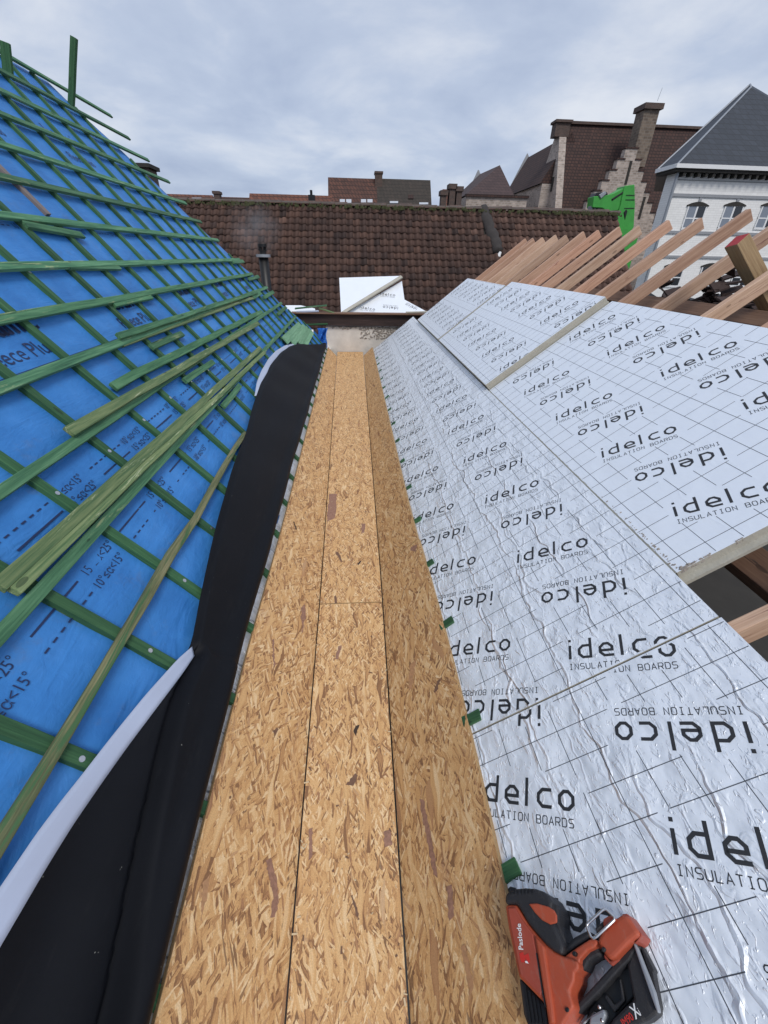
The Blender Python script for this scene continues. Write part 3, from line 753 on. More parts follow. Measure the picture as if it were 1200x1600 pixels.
# ------------------------------------------------------------------ black membrane
NI_ = [(0, 1462), (68, 1350), (110, 1285), (160, 1214), (200, 1158), (245, 1098), (285, 1046), (303, 1020)]
NO_ = [(0, 1388), (60, 1300), (98, 1250), (132, 1208), (180, 1146), (230, 1084), (280, 1028), (303, 1008)]
FI_ = [(400, 618), (407, 598), (418, 578), (428, 562), (440, 549), (452, 541), (462, 538)]
FO_ = [(398, 618), (401, 598), (409, 578), (420, 560), (432, 547), (446, 539), (460, 536)]
NI_, NO_, FI_, FO_ = ([Lsy(x, y, .008) for x, y in q] for q in (NI_, NO_, FI_, FO_))
Lb = [(-1.6, .62), (.1, NI_[0][0]+.03)]+[(y, s_) for s_, y in NI_]+[(Lsy(x, yy, .02)[1], Lsy(x, yy, .02)[0]) for x, yy in ((312, 950), (325, 880), (341, 815), (361, 740), (385, 680))]+[(y, s_) for s_, y in FI_]+[(8.2, .14)]
Lb = sorted(Lb)
Rb = [(-1.6, .034), (.24, .034), (1.14, .05), (1.5, .052), (2.22, .055), (3.0, .055), (4.78, .052), (8.02, .055), (8.4, .055)]
Cr = [(-1.6, -.02), (.23, .14), (.56, .21), (.96, .275), (1.12, .24)]
def itp(T, y):
    if y <= T[0][0]: return T[0][1]
    for (a, va), (b, vb) in zip(T, T[1:]):
        if a <= y <= b:
            t = (y-a)/(b-a); return va+(vb-va)*t
    return T[-1][1]
_itp = itp
def itp(T, y):
    return sum(_itp(T, y+d)*w_ for d, w_ in ((-.16, .1), (-.08, .2), (0, .4), (.08, .2), (.16, .1)))
def mem_h(s, y, sl, sr):
    wv = .006*math.sin(y*3.1+1)+.004*math.sin(y*7.3+s*9)
    d = s-sr
    if y < 1.16 and True:
        cr_ = itp(Cr, y)
        if s <= cr_:
            dd = min(d, cr_-s); up = .066*(1-math.exp(-max(0, d)/.014))*1.0
            rd = .5-.5*math.cos(min(1, max(0, (cr_-s)/.05))*math.pi)
            return -.022+up*(.12+.88*rd)+.022*math.exp(-((s-sr-.045)/.035)**2)+wv
        return -.006+.008*math.sin((s-cr_)*26+y*2)+wv*.7
    up = .05*(1-math.exp(-max(0, d)/.014)); ed = .5-.5*math.cos(min(1, max(0, (sl-s)/.03))*math.pi)
    return -.018+up*(.5+.5*ed)+.02*math.exp(-((s-sr-.045)/.04)**2)+wv+.004*math.sin(s*18+y)
mb = MB(); NJ, NI = 460, 110; vs = []; fs = []
for j in range(NJ+1):
    y = -1.5+(8.32+1.5)*j/NJ; sl, sr = itp(Lb, y), itp(Rb, y)
    for i in range(NI+1):
        t = i/NI; s = sr+(sl-sr)*(t**1.35); vs.append((y, s, mem_h(s, y, sl, sr)+(-.0 if 0 < i else -.02)))
for j in range(NJ):
    for i in range(NI): a_ = j*(NI+1)+i; fs.append((a_, a_+NI+1, a_+NI+2, a_+1))
mb.add(vs, fs)
mem = mb.build('roofing_membrane', RUB, None, ML, smooth=True)
md = mem.modifiers.new('thick', 'SOLIDIFY'); md.thickness = .003; md.offset = -1
tag(mem, 'black rubber roofing membrane folded back along the left side of the board gutter', 'membrane')
def resample(P, n):
    out = []
    for j in range(n+1):
        t = j/n*(len(P)-1); i = min(int(t), len(P)-2); u = t-i
        out.append((P[i][0]+(P[i+1][0]-P[i][0])*u, P[i][1]+(P[i+1][1]-P[i][1])*u))
    for _ in range(3): out = [out[0]]+[((a[0]+2*b[0]+c[0])/4, (a[1]+2*b[1]+c[1])/4) for a, b, c in zip(out, out[1:], out[2:])]+[out[-1]]
    return out
for inn, oui in (([(.60, -1.5)]+NI_, [(.70, -1.5)]+NO_), (FI_, FO_)):
    mb = MB(); vs = []; fs = []; n = 60; A_, B_0 = resample(inn, n), resample(oui, n)
    for j in range(n+1):
        (sa, ya), (s2, y2) = A_[j], B_0[j]
        ha = mem_h(itp(Lb, ya)-.004, ya, itp(Lb, ya), itp(Rb, ya))+.004
        for i in range(5):
            t = i/4; vs.append((ya+(y2-ya)*t, (sa-.012)+(s2-sa+.012)*t, ha+(-.004-ha)*t*t*.6+.0015*math.sin(ya*9+i)))
    for j in range(n):
        for i in range(4): a_ = j*5+i; fs.append((a_, a_+5, a_+6, a_+1))
    mb.add(vs, fs); o = mb.build('backing_strip', BACKING, mem, ML, smooth=True)
    md = o.modifiers.new('thick', 'SOLIDIFY'); md.thickness = .002; md.offset = 1

# ------------------------------------------------------------------ board gutter
Y0, Y1 = -1.6, 8.93
zf = lambda y: -.264+(.264-.158)*(y-0)/8.9
xl = lambda y: -.22-.10*max(0, (y-.25))/8.67 if y > 2 else -.22-.012*(y/2)
def seamL(y): return -.215-.010*min(y, 2)/2-(.095*(max(0, y-2)/6.9))
def seamR(y): return .112+.035*min(max(y, 0), 2)/2+(.053*(max(0, y-2)/6.9))
def plank(name, fa, fb, za, zb, y0, y1, th, mat, nseg=24, uoff=0, da=0, db=0):
    """a board between two edge curves; da/db shift the end cuts to slant them"""
    mb = MB(); tp = []; bt = []; uv = []
    for j in range(nseg+1):
        for fx, fz, dd, u in ((fa, za, da, 0), (fb, zb, db, 1)):
            y = y0+(y1-y0)*j/nseg+dd*(1-j/nseg if False else 1)*(1 if j in (0,) else 0)
            x, z = fx(y), fz(y); tp.append(Vector((x, y, z)))
    n = len(tp)
    for j in range(nseg+1):
        a_, b_ = tp[2*j], tp[2*j+1]; nn = (b_-a_).cross(Vector((0, 1, 0))).normalized()
        if nn.z < 0: nn = -nn
        bt += [a_-nn*th, b_-nn*th]; wd = (b_-a_).length
        uv += [(uoff, a_.y), (uoff+wd, b_.y)]
    vs = tp+bt; fs = []; fe = []
    for j in range(nseg):
        k = 2*j; fs.append((k, k+1, k+3, k+2)); fe += [(n+k+2, n+k+3, n+k+1, n+k), (k+2, n+k+2, n+k, k), (k+1, n+k+1, n+k+3, k+3)]
    fe += [(0, n, n+1, 1), (n-1, 2*n-1, 2*n-2, n-2)]
    uvs = uv+[(u+.3, v) for u, v in uv]
    mb.add(vs, fs, 0, uvs); mb.add(vs, fe, 1, uvs)
    o = mb.build(name, [mat, OSBEDGE], None, None, recalc=False)
    bm = bmesh.new(); bm.from_mesh(o.data); bmesh.ops.remove_doubles(bm, verts=bm.verts, dist=1e-5); bmesh.ops.recalc_face_normals(bm, faces=bm.faces); bm.to_mesh(o.data); bm.free()
    bv = o.modifiers.new('bevel', 'BEVEL'); bv.width = .0012; bv.segments = 1; bv.limit_method = 'ANGLE'; bv.angle_limit = R_(50)
    return o
bulR = lambda y: .375+.035*math.exp(-((y-1.15)/.9)**2)
bulL = lambda y: -.475-.016*math.exp(-((y-1.1)/.8)**2)
GG = 'strand boards lining the gutter'
g = .0025
tag(plank('gutter_board', lambda y: seamL(y)+g, lambda y: seamR(y)-g, lambda y: zf(y)+.006, lambda y: zf(y)+.006, Y0, 1.825, .018, OSB2), 'nearest length of the middle strand board in the gutter floor', 'board', GG)
tag(plank('gutter_board', lambda y: seamL(y)+g, lambda y: seamR(y)-g, lambda y: zf(y)+.006, lambda y: zf(y)+.006, 1.830, Y1, .018, OSB2, uoff=.6), 'farther length of the middle gutter floor board with a purple brown strand patch', 'board', GG)
tag(plank('gutter_board', bulL, lambda y: seamL(y)-g, lambda y: 0.0, lambda y: zf(y)-.000, Y0, 8.55, .018, OSB1, uoff=1.3), 'sloping strand board along the left side of the gutter beside the silver strip', 'board', GG)
tag(plank('gutter_board', lambda y: seamR(y)+g, bulR, lambda y: zf(y)-.0+.0, lambda y: 0.0, Y0, 2.13, .018, OSB3, uoff=2.2), 'near length of the sloping strand board on the right, beside the nail gun', 'board', GG)
tag(plank('gutter_board', lambda y: seamR(y)+g, lambda y: bulR(y)-.006, lambda y: zf(y)-.0, lambda y: 0.0, 2.135, 8.6, .018, OSB3, uoff=2.9), 'far length of the sloping strand board along the right side of the gutter', 'board', GG)
# single dark bark strands lying in the board faces
STR = [('M', [(514, 772), (527, 772), (524, 808), (511, 815)], 0), ('M', [(524, 862), (528, 862), (535, 877), (533, 878)], 1),
       ('M', [(563, 876), (565, 876), (560, 883), (558, 881)], 2), ('M', [(565, 818), (571, 818), (569, 832), (564, 834)], 0), ('M', [(522, 932), (525, 930), (527, 942), (523, 943)], 1),
       ('M', [(540, 1226), (556, 1208), (559, 1212), (552, 1228)], 1), ('M', [(552, 1142), (556, 1134), (562, 1132), (556, 1150)], 2), ('M', [(483, 1295), (489, 1293), (487, 1340), (482, 1345)], 0),
       ('M', [(599, 1300), (610, 1295), (613, 1320), (602, 1324)], 0), ('M', [(548, 1400), (551, 1398), (562, 1436), (560, 1438)], 1), ('M', [(528, 1010), (534, 1008), (529, 1030), (524, 1030)], 0),
       ('L', [(415, 1345), (423, 1340), (433, 1375), (436, 1410), (424, 1452), (420, 1450), (427, 1400)], 0), ('L', [(404, 1230), (412, 1210), (416, 1212), (400, 1300), (384, 1340), (380, 1330)], 3),
       ('L', [(426, 1142), (433, 1136), (435, 1140), (430, 1150)], 1), ('L', [(425, 1000), (428, 998), (430, 1040), (427, 1045)], 0), ('L', [(458, 815), (460, 815), (464, 827), (462, 828)], 2),
       ('L', [(350, 1284), (368, 1272), (366, 1284), (352, 1294)], 3), ('L', [(316, 1380), (328, 1365), (324, 1400), (314, 1440)], 3), ('L', [(470, 950), (476, 944), (478, 962), (472, 990)], 0),
       ('R', [(655, 1248), (662, 1250), (680, 1340), (684, 1372), (677, 1366)], 0), ('R', [(698, 1385), (706, 1382), (710, 1430), (701, 1440)], 0), ('R', [(610, 825), (614, 828), (620, 850), (616, 846)], 3),
       ('R', [(683, 1064), (690, 1060), (682, 1080), (678, 1082)], 1), ('R', [(642, 855), (652, 850), (650, 862), (641, 860)], 0), ('R', [(640, 1040), (650, 1030), (644, 1075), (638, 1080)], 3), ('R', [(720, 1480), (726, 1474), (740, 1540), (734, 1556)], 3)]
SM = [plain('purple_brown_strand', (.29, .155, .105), .7, var=.7, scale=90), plain('dark_strand', (.17, .09, .055), .7, var=.6, scale=90), plain('black_bark_strand', (.05, .03, .02), .8, var=.5, scale=90), plain('tan_brown_strand', (.42, .23, .115), .7, var=.5, scale=90)]
sb = {k: MB() for k in 'MLR'}
def onboard(which, x, y):
    if which == 'M':
        q = PZ(x, y, -.245)
        for _ in range(3): q = PZ(x, y, zf(q.y)+.0064)
        return q
    q = PZ(x, y, -.12)
    for _ in range(12):
        yy = q.y; A_ = Vector((bulL(yy), yy, 0)) if which == 'L' else Vector((seamR(yy)+.0025, yy, zf(yy))); B_2 = Vector((seamL(yy)-.0025, yy, zf(yy))) if which == 'L' else Vector((bulR(yy), yy, 0))
        n_ = (B_2-A_).cross(YD).normalized(); n_ = n_ if n_.z > 0 else -n_
        q = hit(x, y, A_+n_*.0006, n_)
    return q
for which, px, mi in STR:
    rg_ = random.Random(int(px[0][0]*7+px[0][1])); q_ = []
    for (x0_, y0_), (x1_, y1_) in zip(px, px[1:]+px[:1]):
        ln_ = math.hypot(x1_-x0_, y1_-y0_); k_ = max(1, int(ln_/4))
        for i in range(k_):
            j_ = min(1.3, ln_*.06) if i else 0; q_.append((x0_+(x1_-x0_)*i/k_+rg_.uniform(-j_, j_), y0_+(y1_-y0_)*i/k_+rg_.uniform(-j_, j_)))
    P_ = [onboard(which, x, y) for x, y in q_]; sb[which].add(P_, [tuple(range(len(P_)))], mi)
for i in range(17):
    if i in (4, 11): continue
    x0_, y0_ = 401+54*i/17, 1056+30*i/17
    sb['L'].add([onboard('L', x, y) for x, y in ((x0_, y0_), (x0_+1.9, y0_+1.0), (x0_+1.7, y0_+2.1), (x0_-.3, y0_+1.1))], [(0, 1, 2, 3)], 2)
gb = [o for o in col.objects if o.name.startswith('gutter_board')]
for which, o in (('M', gb[0]), ('L', gb[2]), ('R', gb[3])):
    so = sb[which].build('bark_strands', SM, o); so['kind'] = 'stuff'
mb = MB(); rr = random.Random(31)
for i in range(420):
    y = rr.uniform(.2, 6.5); side = rr.random()
    if side < .6: x = rr.choice([seamL(y)+.012, seamR(y)-.012])+rr.gauss(0, .012); z = zf(y)+.0075
    else: x = rr.uniform(seamL(y)+.01, seamR(y)-.01); z = zf(y)+.0075
    x = min(max(x, seamL(y)+.006), seamR(y)-.006)
    r_ = rr.uniform(.0008, .0026); a1 = rr.uniform(0, 3.1); ln_ = rr.uniform(1, 4)
    dx, dy = math.cos(a1)*r_*ln_, math.sin(a1)*r_*ln_; px_, py_ = -math.sin(a1)*r_, math.cos(a1)*r_
    q = [(x-dx-px_, y-dy-py_, z), (x+dx-px_, y+dy-py_, z), (x+dx+px_, y+dy+py_, z), (x-dx+px_, y-dy+py_, z)]
    mb.prism(q, [(p[0], p[1], p[2]+r_*.8) for p in q], rr.randrange(2))
tag(mb.build('sawdust', [plain('pale_sawdust', (.62, .48, .30), .9, var=.3), SM[1]]), 'scattered sawdust and wood crumbs on the gutter floor', 'sawdust', kind='stuff')
# battens whose ends peep out on the right
for i, y in enumerate([-.42, .02, .46, .93, 1.41, 1.88, 2.36, 2.83, 3.31, 3.79, 4.27, 4.75, 5.23, 5.71, 6.19, 6.67, 7.15, 7.6]):
    lab = ['first', 'second', 'third', 'fourth', 'fifth', 'sixth', 'seventh', 'eighth', 'ninth', 'tenth', 'eleventh', 'twelfth', 'thirteenth', 'fourteenth', 'fifteenth', 'sixteenth', 'seventeenth', 'eighteenth'][max(0, i-2)]
    if i < 2: continue
    o = bar('support_batten', RP(-.0, y, -.042), RP(.045+(bulR(y)-.375)+rnd.uniform(-.008, .012), y+rnd.uniform(-.01, .01), -.042), .042, .021, nR, GREENC, endmat=None)
    tag(o, 'green support batten end under the right gutter board, %s from the nail gun' % lab, 'batten', 'support batten ends under the right gutter board')

# ------------------------------------------------------------------ insulation boards
def slab(s0, s1, y0, y1, h1, th, mat, print_cols, label, ragged=None, group='foil faced insulation boards on the right roof', rebate=False):
    mb = MB(); ns, ny = 10, 24
    def P(i, j, h):
        s = s0+(s1-s0)*i/ns; y = y0+(y1-y0)*j/ny
        return (s, y, h)
    vs = [P(i, j, h1) for j in range(ny+1) for i in range(ns+1)]
    fs = [(j*(ns+1)+i, j*(ns+1)+i+1, (j+1)*(ns+1)+i+1, (j+1)*(ns+1)+i) for j in range(ny) for i in range(ns)]
    mb.add(vs, fs, 0)
    e_ = .0
    if rebate:
        prof = [(0, 0), (0, -th*.42), (-.022, -th*.46), (-.022, -th*.60), (.0, -th*.64), (.0, -th)]
        for (a1, b1), (a2, b2) in zip(prof, prof[1:]):
            mb.quad((s0, y0+a1, h1+b1), (s1, y0+a1, h1+b1), (s1, y0+a2, h1+b2), (s0, y0+a2, h1+b2), 1)
    else: mb.quad((s0, y0, h1), (s1, y0, h1), (s1, y0, h1-th), (s0, y0, h1-th), 1)
    mb.quad((s0, y1, h1), (s1, y1, h1), (s1, y1, h1-th), (s0, y1, h1-th), 1)
    mb.quad((s0, y0, h1), (s0, y1, h1), (s0, y1, h1-th), (s0, y0, h1-th), 1)
    mb.quad((s1, y0, h1), (s1, y1, h1), (s1, y1, h1-th), (s1, y0, h1-th), 1)
    mb.quad((s0, y0, h1-th), (s1, y0, h1-th), (s1, y1, h1-th), (s0, y1, h1-th), 0)
    o = mb.build('insulation_board', [mat, PIRE], None, MR)
    tag(o, label, 'board', group)
    if s0 > .5:
        eb = MB(); re_ = random.Random(int(y0*10)); n_ = int((y1-y0)/.012)
        L1 = [(s0-.0062, y0+(y1-y0)*i/n_, h1-.0025) for i in range(n_+1)]
        L2 = [(s0+max(0, re_.gauss(.0006, .0016)), y0+(y1-y0)*i/n_, h1+.0007) for i in range(n_+1)]
        eb.add(L1+L2, [(i, i+1, n_+2+i, n_+1+i) for i in range(n_)]); eb.build('bare_foam_edge', PIRE, o, MR, recalc=False)
    pr = board_print(print_cols, s0+.004, s1-.004, y0+.006, y1-.006, h1, whole=rebate)
    pr.build('printed_lettering', [INK, INKG], o, MR, recalc=False)
    if ragged:
        # torn facing along the near edge: crumbled foam bits
        rb = MB(); rr = random.Random(3)
        for (s, y, r) in ragged:
            pts = []
            k = 7
            ring0 = [(s+r*math.cos(2*math.pi*i/k)*rr.uniform(.6, 1.2), y+r*.55*math.sin(2*math.pi*i/k)*rr.uniform(.6, 1.2), h1-.012) for i in range(k)]
            ring1 = [(s+r*.6*math.cos(2*math.pi*i/k)*rr.uniform(.6, 1.2), y+r*.33*math.sin(2*math.pi*i/k)*rr.uniform(.6, 1.2), h1+r*rr.uniform(.05, .35)) for i in range(k)]
            rb.prism(ring0, ring1, 0)
        rb.build('torn_edge', MORTAR, o, MR)['kind'] = 'stuff'
    return o
cL = [(.466, .97), (-.022, 1.25)]
slab(-.012, .934, .8785, 8.50, -.03, .055, FOILN, cL, 'long wrinkled foil insulation board running beside the gutter to the far wall')
slab(-.012, .938, -1.6, .8725, -.0312, .055, FOILN, [(.466, .39), (-.022, .67)], 'near wrinkled foil insulation board carrying the nail gun')
cU = [(1.086, 1.87), (1.606, 1.63)]
rg = [(.954+abs(rnd.gauss(0, .05)), 1.087+abs(rnd.gauss(0, .004)), rnd.uniform(.003, .012)) for i in range(60)]
rg += [(.952+rnd.gauss(0, .003), 1.10+abs(rnd.gauss(0, .22)), rnd.uniform(.003, .009)) for i in range(46)]+[(1.161+rnd.gauss(0, .008), 1.088, rnd.uniform(.004, .009)) for i in range(8)]
slab(.9405, 2.031, 1.085, 3.455, -.03, .085, FOILU, cU, 'smooth white foil insulation board with a torn near corner, upper row', ragged=rg, rebate=True)
slab(.942, 2.02, 3.50, 5.72, .012, .085, FOILU, [(1.10, 4.12), (1.62, 3.88)], 'middle foil insulation board of the upper row with a thick beige near edge', rebate=True)
slab(.942, 1.95, 5.775, 7.75, .012, .085, FOILU, [(1.08, 6.12), (1.58, 5.9)], 'farthest foil insulation board of the upper row below the small rafters')

# ------------------------------------------------------------------ rafters and frame of the right roof
fr = empty('rafter_frame', RP(2, 4, -.3)); tag(fr, 'open pine rafter frame of the right roof behind the insulation boards', 'roof frame')
rys = [-.45, .0, .45, .88, 1.32, 1.75, 2.19, 2.64, 3.11, 3.57, 4.0, 4.42, 4.82, 5.22, 5.62, 6.0, 6.4, 6.8, 7.2, 7.6, 7.95]
for i, y in enumerate(rys):
    stp = 3.10 if y > 2.8 else 3.14
    stp += -.02*((y-3.5) if y > 3.5 else 0)+rnd.uniform(-.03, .03)
    bar('rafter', RP(-.1 if y < 1.6 else .4, y, -.115-.09), RP(stp, y+rnd.uniform(-.015, .015), -.115-.09), .043, .09, nR, PINE, fr, bevel=.003, endmat=(REDEND if i % 3 == 1 else None), jit=.002)
for s, h in ((2.42, -.47), (1.2, -.335), (2.42, -.95)):
    o = bar('purlin', RP(s, -1.5, h), RP(s, 8.8, h), .12, .10, nR, BROWNB, fr, bevel=.004, jit=.004)
mb = MB(); mb.box(.55, -1.6, -1.25, 5.0, 8.9, -1.2); mb.build('attic_floor', DARKIN, fr)  # floor coloured near black so the attic's darkness is in the paint
# opposite rafter, red end
tp_ = PY(1141, 378, 2.86)
dn = Vector((math.cos(R_(44)), -.10, -math.sin(R_(44))))
o = bar('opposing_rafter', tp_+dn*1.9, tp_, .085, .09, (-.65, -.3, .7), OLDPINE, fr, bevel=.004, endmat=REDEND); 
o['label'] = 'thick brown opposing rafter with a red painted top end'
# dark felt and rubble behind the ridge
mb = MB(); n = 26; vs = []; fs = []
q0 = PY(1010, 470, 6.6); 
for j in range(9):
    for i in range(n+1):
        x = 2.9+i*.22; y = 4.2+j*.55; z = .56+.045*j+.11*math.sin(i*1.3+j)*math.sin(i*.37+1)+.05*math.sin(i*2.9+j*2.2)
        vs.append((x, y, z-(.0)))
for j in range(8):
    for i in range(n): a_ = j*(n+1)+i; fs.append((a_, a_+1, a_+n+2, a_+n+1))
mb.add(vs, fs)
fl = mb.build('roofing_felt', plain('black_bitumen_felt', (.012, .012, .013), .7, var=.4), None, None, smooth=True)
md = fl.modifiers.new('thick', 'SOLIDIFY'); md.thickness = .01; md.offset = -1
tag(fl, 'crumpled black felt lying behind the rafters below the white building', 'felt')

# ------------------------------------------------------------------ far end of the gutter: wall, beam, boards
ew = empty('end_wall', (.2, 8.97, 0)); tag(ew, 'low off white plastered wall closing the far end of the gutter', 'wall')
a_, b_ = PY(505, 512, 8.96), PY(668, 512, 8.96)
mb = MB(); mb.box(a_.x+.05, 8.96, -.9, 2.6, 9.2, a_.z+.02); mb.build('plaster_face', PLASTER, ew)
mb = MB(); rr = random.Random(11)
for i in range(420):
    px = 563+78*rr.random()**.8; py = 513+rr.random()*(17 if px < 602 else max(3, 17-(px-602)*.45))
    if rr.random() < .25: px = rr.uniform(515, 640); py = rr.uniform(511, 514.5)
    p = PY(px, py, 8.955); r = rr.uniform(.008, .03)
    k = 6; mb.prism([(p.x+r*math.cos(t*1.047)*rr.uniform(.6, 1.3), 8.962, p.z+r*.6*math.sin(t*1.047)*rr.uniform(.6, 1.3)) for t in range(k)], [(p.x+r*.5*math.cos(t*1.047), 8.962-rr.uniform(.005, .02), p.z+r*.3*math.sin(t*1.047)) for t in range(k)])
mb.build('crumbling_mortar', MORTAR, ew)['kind'] = 'stuff'
bl, br_ = PY(455, 489, 8.9), PY(672, 491, 8.9)
o = bar('timber_beam', (bl.x, 8.98, bl.z-.22), (br_.x+.3, 8.98, bl.z-.22), .16, .215, (0, 0, 1), DARKB, bevel=.006, jit=.004)
tag(o, 'dark red brown timber beam across the far end of the gutter', 'beam')
o = bar('ledge_board', (bl.x, 8.93, bl.z-.005), (br_.x-.1, 8.93, bl.z-.005), .2, .02, (0, 0, 1), BROWNB, jit=.003)
tag(o, 'thin weathered ledge board lying on the dark beam', 'board')
# blue tarp bundle and pipes in the corner
mb = MB(); rr = random.Random(5); vs = []; fs = []
ptsT = [PY(498, 512, 8.6), PY(512, 514, 8.6), PY(512, 535, 8.6), PY(500, 548, 8.45), PY(512, 552, 8.4), PY(508, 540, 8.5)]
nx, ny = 10, 14
for j in range(ny+1):
    for i in range(nx+1):
        u, v = i/nx, j/ny; px = 496+u*16+v*(2-u*6)+math.sin(v*7+u*3)*1.5; py = 513+v*40
        p = PY(px, py, 8.62-.25*v+.07*math.sin(u*9+v*6)+.04*rr.random()); vs.append(p)
for j in range(ny):
    for i in range(nx): a_ = j*(nx+1)+i; fs.append((a_, a_+1, a_+nx+2, a_+nx+1))
mb.add(vs, fs); tp = mb.build('tarpaulin', BTARP, None, None, smooth=False); md = tp.modifiers.new('thick', 'SOLIDIFY'); md.thickness = .008
tag(tp, 'crumpled piece of blue tarpaulin tucked in the far left corner of the gutter', 'tarp')
mb = MB(); mb.tube([PY(483, 514, 8.5), PY(484, 545, 8.45)], .012, 10); mb.tube([PY(488, 515, 8.5), PY(489, 545, 8.45)], .02, 10)
tag(mb.build('white_pipe', WHITE, smooth=True), 'pair of white plastic pipes standing by the blue tarpaulin', 'pipe')

# insulation offcuts on the tiles behind the beam
def poly_slab(name, px, p0, n, th, mats, label, cat, group=None, bevel=0):
    n = Vector(n).normalized(); mb = MB(); P = [hit(x, y, p0, n) for x, y in px]
    mb.prism([p-n*th for p in P], P, 1); mb.f[-1], mb.m[-1] = mb.f[-1], 0
    o = mb.build(name, mats); tag(o, label, cat, group); return o, n
PB = (0, 9.35, .55); NB = (0, -.6, .8)
GO = 'white insulation offcuts behind the beam'
o1, nb = poly_slab('insulation_offcut', [(533, 489), (530, 434), (626, 431)], Vector(PB)+Vector(NB)*.06, NB, .05, [FOILU, PIRE], 'blank white triangular insulation offcut, upper left of the pair behind the beam', 'board', GO)
o2, nb = poly_slab('insulation_offcut', [(541, 489), (628, 439), (632, 468), (667, 487), (667, 489)], PB, NB, .05, [FOILU, PIRE], 'printed white insulation offcut, lower right of the pair behind the beam', 'board', GO)
o3, nb = poly_slab('insulation_offcut', [(446, 477), (470, 477), (492, 482), (494, 489), (446, 490)], PB, NB, .04, [FOILU, PIRE], 'small white insulation offcut at the far left end of the beam', 'board', GO)
pr = MB()
ex = Vector((1, 0, 0)); ey = Vector(NB).normalized().cross(ex)
for (px, py, rot, ang, kk) in ((594, 461, 0, -6, .95), (562, 482, 0, -10, .95), (622, 480, 1, -6, .95), (652, 482, 1, -32, .8)):
    o_ = hit(px, py, Vector(PB)+Vector(NB)*.0, NB)
    ca, sa = math.cos(R_(ang+(180 if rot else 0))), math.sin(R_(ang+(180 if rot else 0)))
    tf = lambda x, y, z, o_=o_, ca=ca, sa=sa, kk=kk: o_+ex*((ca*x-sa*y)*kk)+ey*((sa*x+ca*y)*kk)+Vector(NB).normalized()*(z+.001)
    pr = MB(); logo(pr, tf); subtitle(pr, tf); pr.build('printed_lettering', [INK], o2, None, recalc=False)
mb = MB(); strip = [hit(x, y, Vector(PB)+Vector(NB)*.075, NB) for x, y in ((532, 490), (626, 431), (629, 436), (540, 490))]
tag(bar('foam_strip', (strip[0]+strip[3])/2, (strip[1]+strip[2])/2, .07, .03, NB, PIRE, jit=.001), 'narrow beige foam strip lying diagonally between the two white offcuts', 'strip')
for i, (p, q, mt, lab) in enumerate((((461, 483), (511, 478), GREEN, 'green lath lying on the beam end, upper one'), ((463, 488), (498, 487), BACKING, 'pale lath on the far left end of the beam'), ((498, 482), (522, 490), GREENW, 'whitish green lath slanting onto the beam'), ((634, 489), (668, 488), PIRE, 'short grey foam strip at the right end of the beam'), ((478, 508), (512, 507), GREENC, 'dark green lath wedged below the beam'))):
    A, B = PY(*p, 8.9), PY(*q, 8.88); tag(bar('lath', A, B, .04, .02, (0, -.3, 1), mt), lab, 'lath')

# ------------------------------------------------------------------ black flue with steam
fl = empty('flue_pipe', PY(419, 470, 9.9)); tag(fl, 'black round flue pipe with a slotted cap rising beside the left roof', 'flue')
bx = PY(417, 455, 9.9); tx = PY(412, 400, 9.9)
cx_ = (bx.x+tx.x)/2
mb = MB(); mb.tube([(cx_, 9.9, -.8), (cx_, 9.9, tx.z)], .095, 20); mb.build('pipe', BLACKM, fl, smooth=True)
zt = PY(412, 381, 9.9).z
mb = MB(); mb.tube([(cx_, 9.9, tx.z-.02), (cx_, 9.9, tx.z+.03)], .14, 20); mb.build('collar', ZINC, fl)
mb = MB(); mb.tube([(cx_, 9.9, tx.z), (cx_, 9.9, tx.z+.1)], .06, 16)
for k in range(6):
    a1 = k*math.pi/3; mb.box(cx_+.06*math.cos(a1)-.012, 9.9+.06*math.sin(a1)-.012, tx.z+.08, cx_+.06*math.cos(a1)+.012, 9.9+.06*math.sin(a1)+.012, zt-.03)
mb.tube([(cx_, 9.9, zt-.05), (cx_, 9.9, zt)], .085, 16); mb.build('cap', BLACKM, fl)
me = bpy.data.meshes.new('steam'); bm = bmesh.new(); bmesh.ops.create_icosphere(bm, subdivisions=3, radius=1.0); bm.to_mesh(me); bm.free()
st = bpy.data.objects.new('steam', me); col.objects.link(st); st.location = (cx_-.15, 10.1, zt+.25); st.scale = (.6, .4, .55)
m = bpy.data.materials.new('pale_steam'); m.use_nodes = True; nt = m.node_tree; nt.nodes.clear()
ou = N(nt, 'ShaderNodeOutputMaterial'); pv = N(nt, 'ShaderNodeVolumePrincipled'); pv.inputs['Color'].default_value = (.9, .9, .92, 1)
t_ = N(nt, 'ShaderNodeTexCoord'); ln = N(nt, 'ShaderNodeVectorMath', _operation='LENGTH'); lk(nt, t_.outputs['Object'], ln.inputs[0])
fall = math_(nt, 'SUBTRACT', 1.0, ln.outputs['Value'], clamp=True); nz = noise(nt, t_.outputs['Object'], 1.8, 3, .6)
dd = math_(nt, 'MULTIPLY', math_(nt, 'MULTIPLY', fall, math_(nt, 'MULTIPLY', math_(nt, 'SUBTRACT', nz, .38), 4.0, clamp=True)), .9)
lk(nt, dd, pv.inputs['Density']); lk(nt, pv.outputs[0], ou.inputs['Volume']); me.materials.append(m)
tag(st, 'faint pale steam drifting from the black flue pipe', 'steam', kind='stuff')

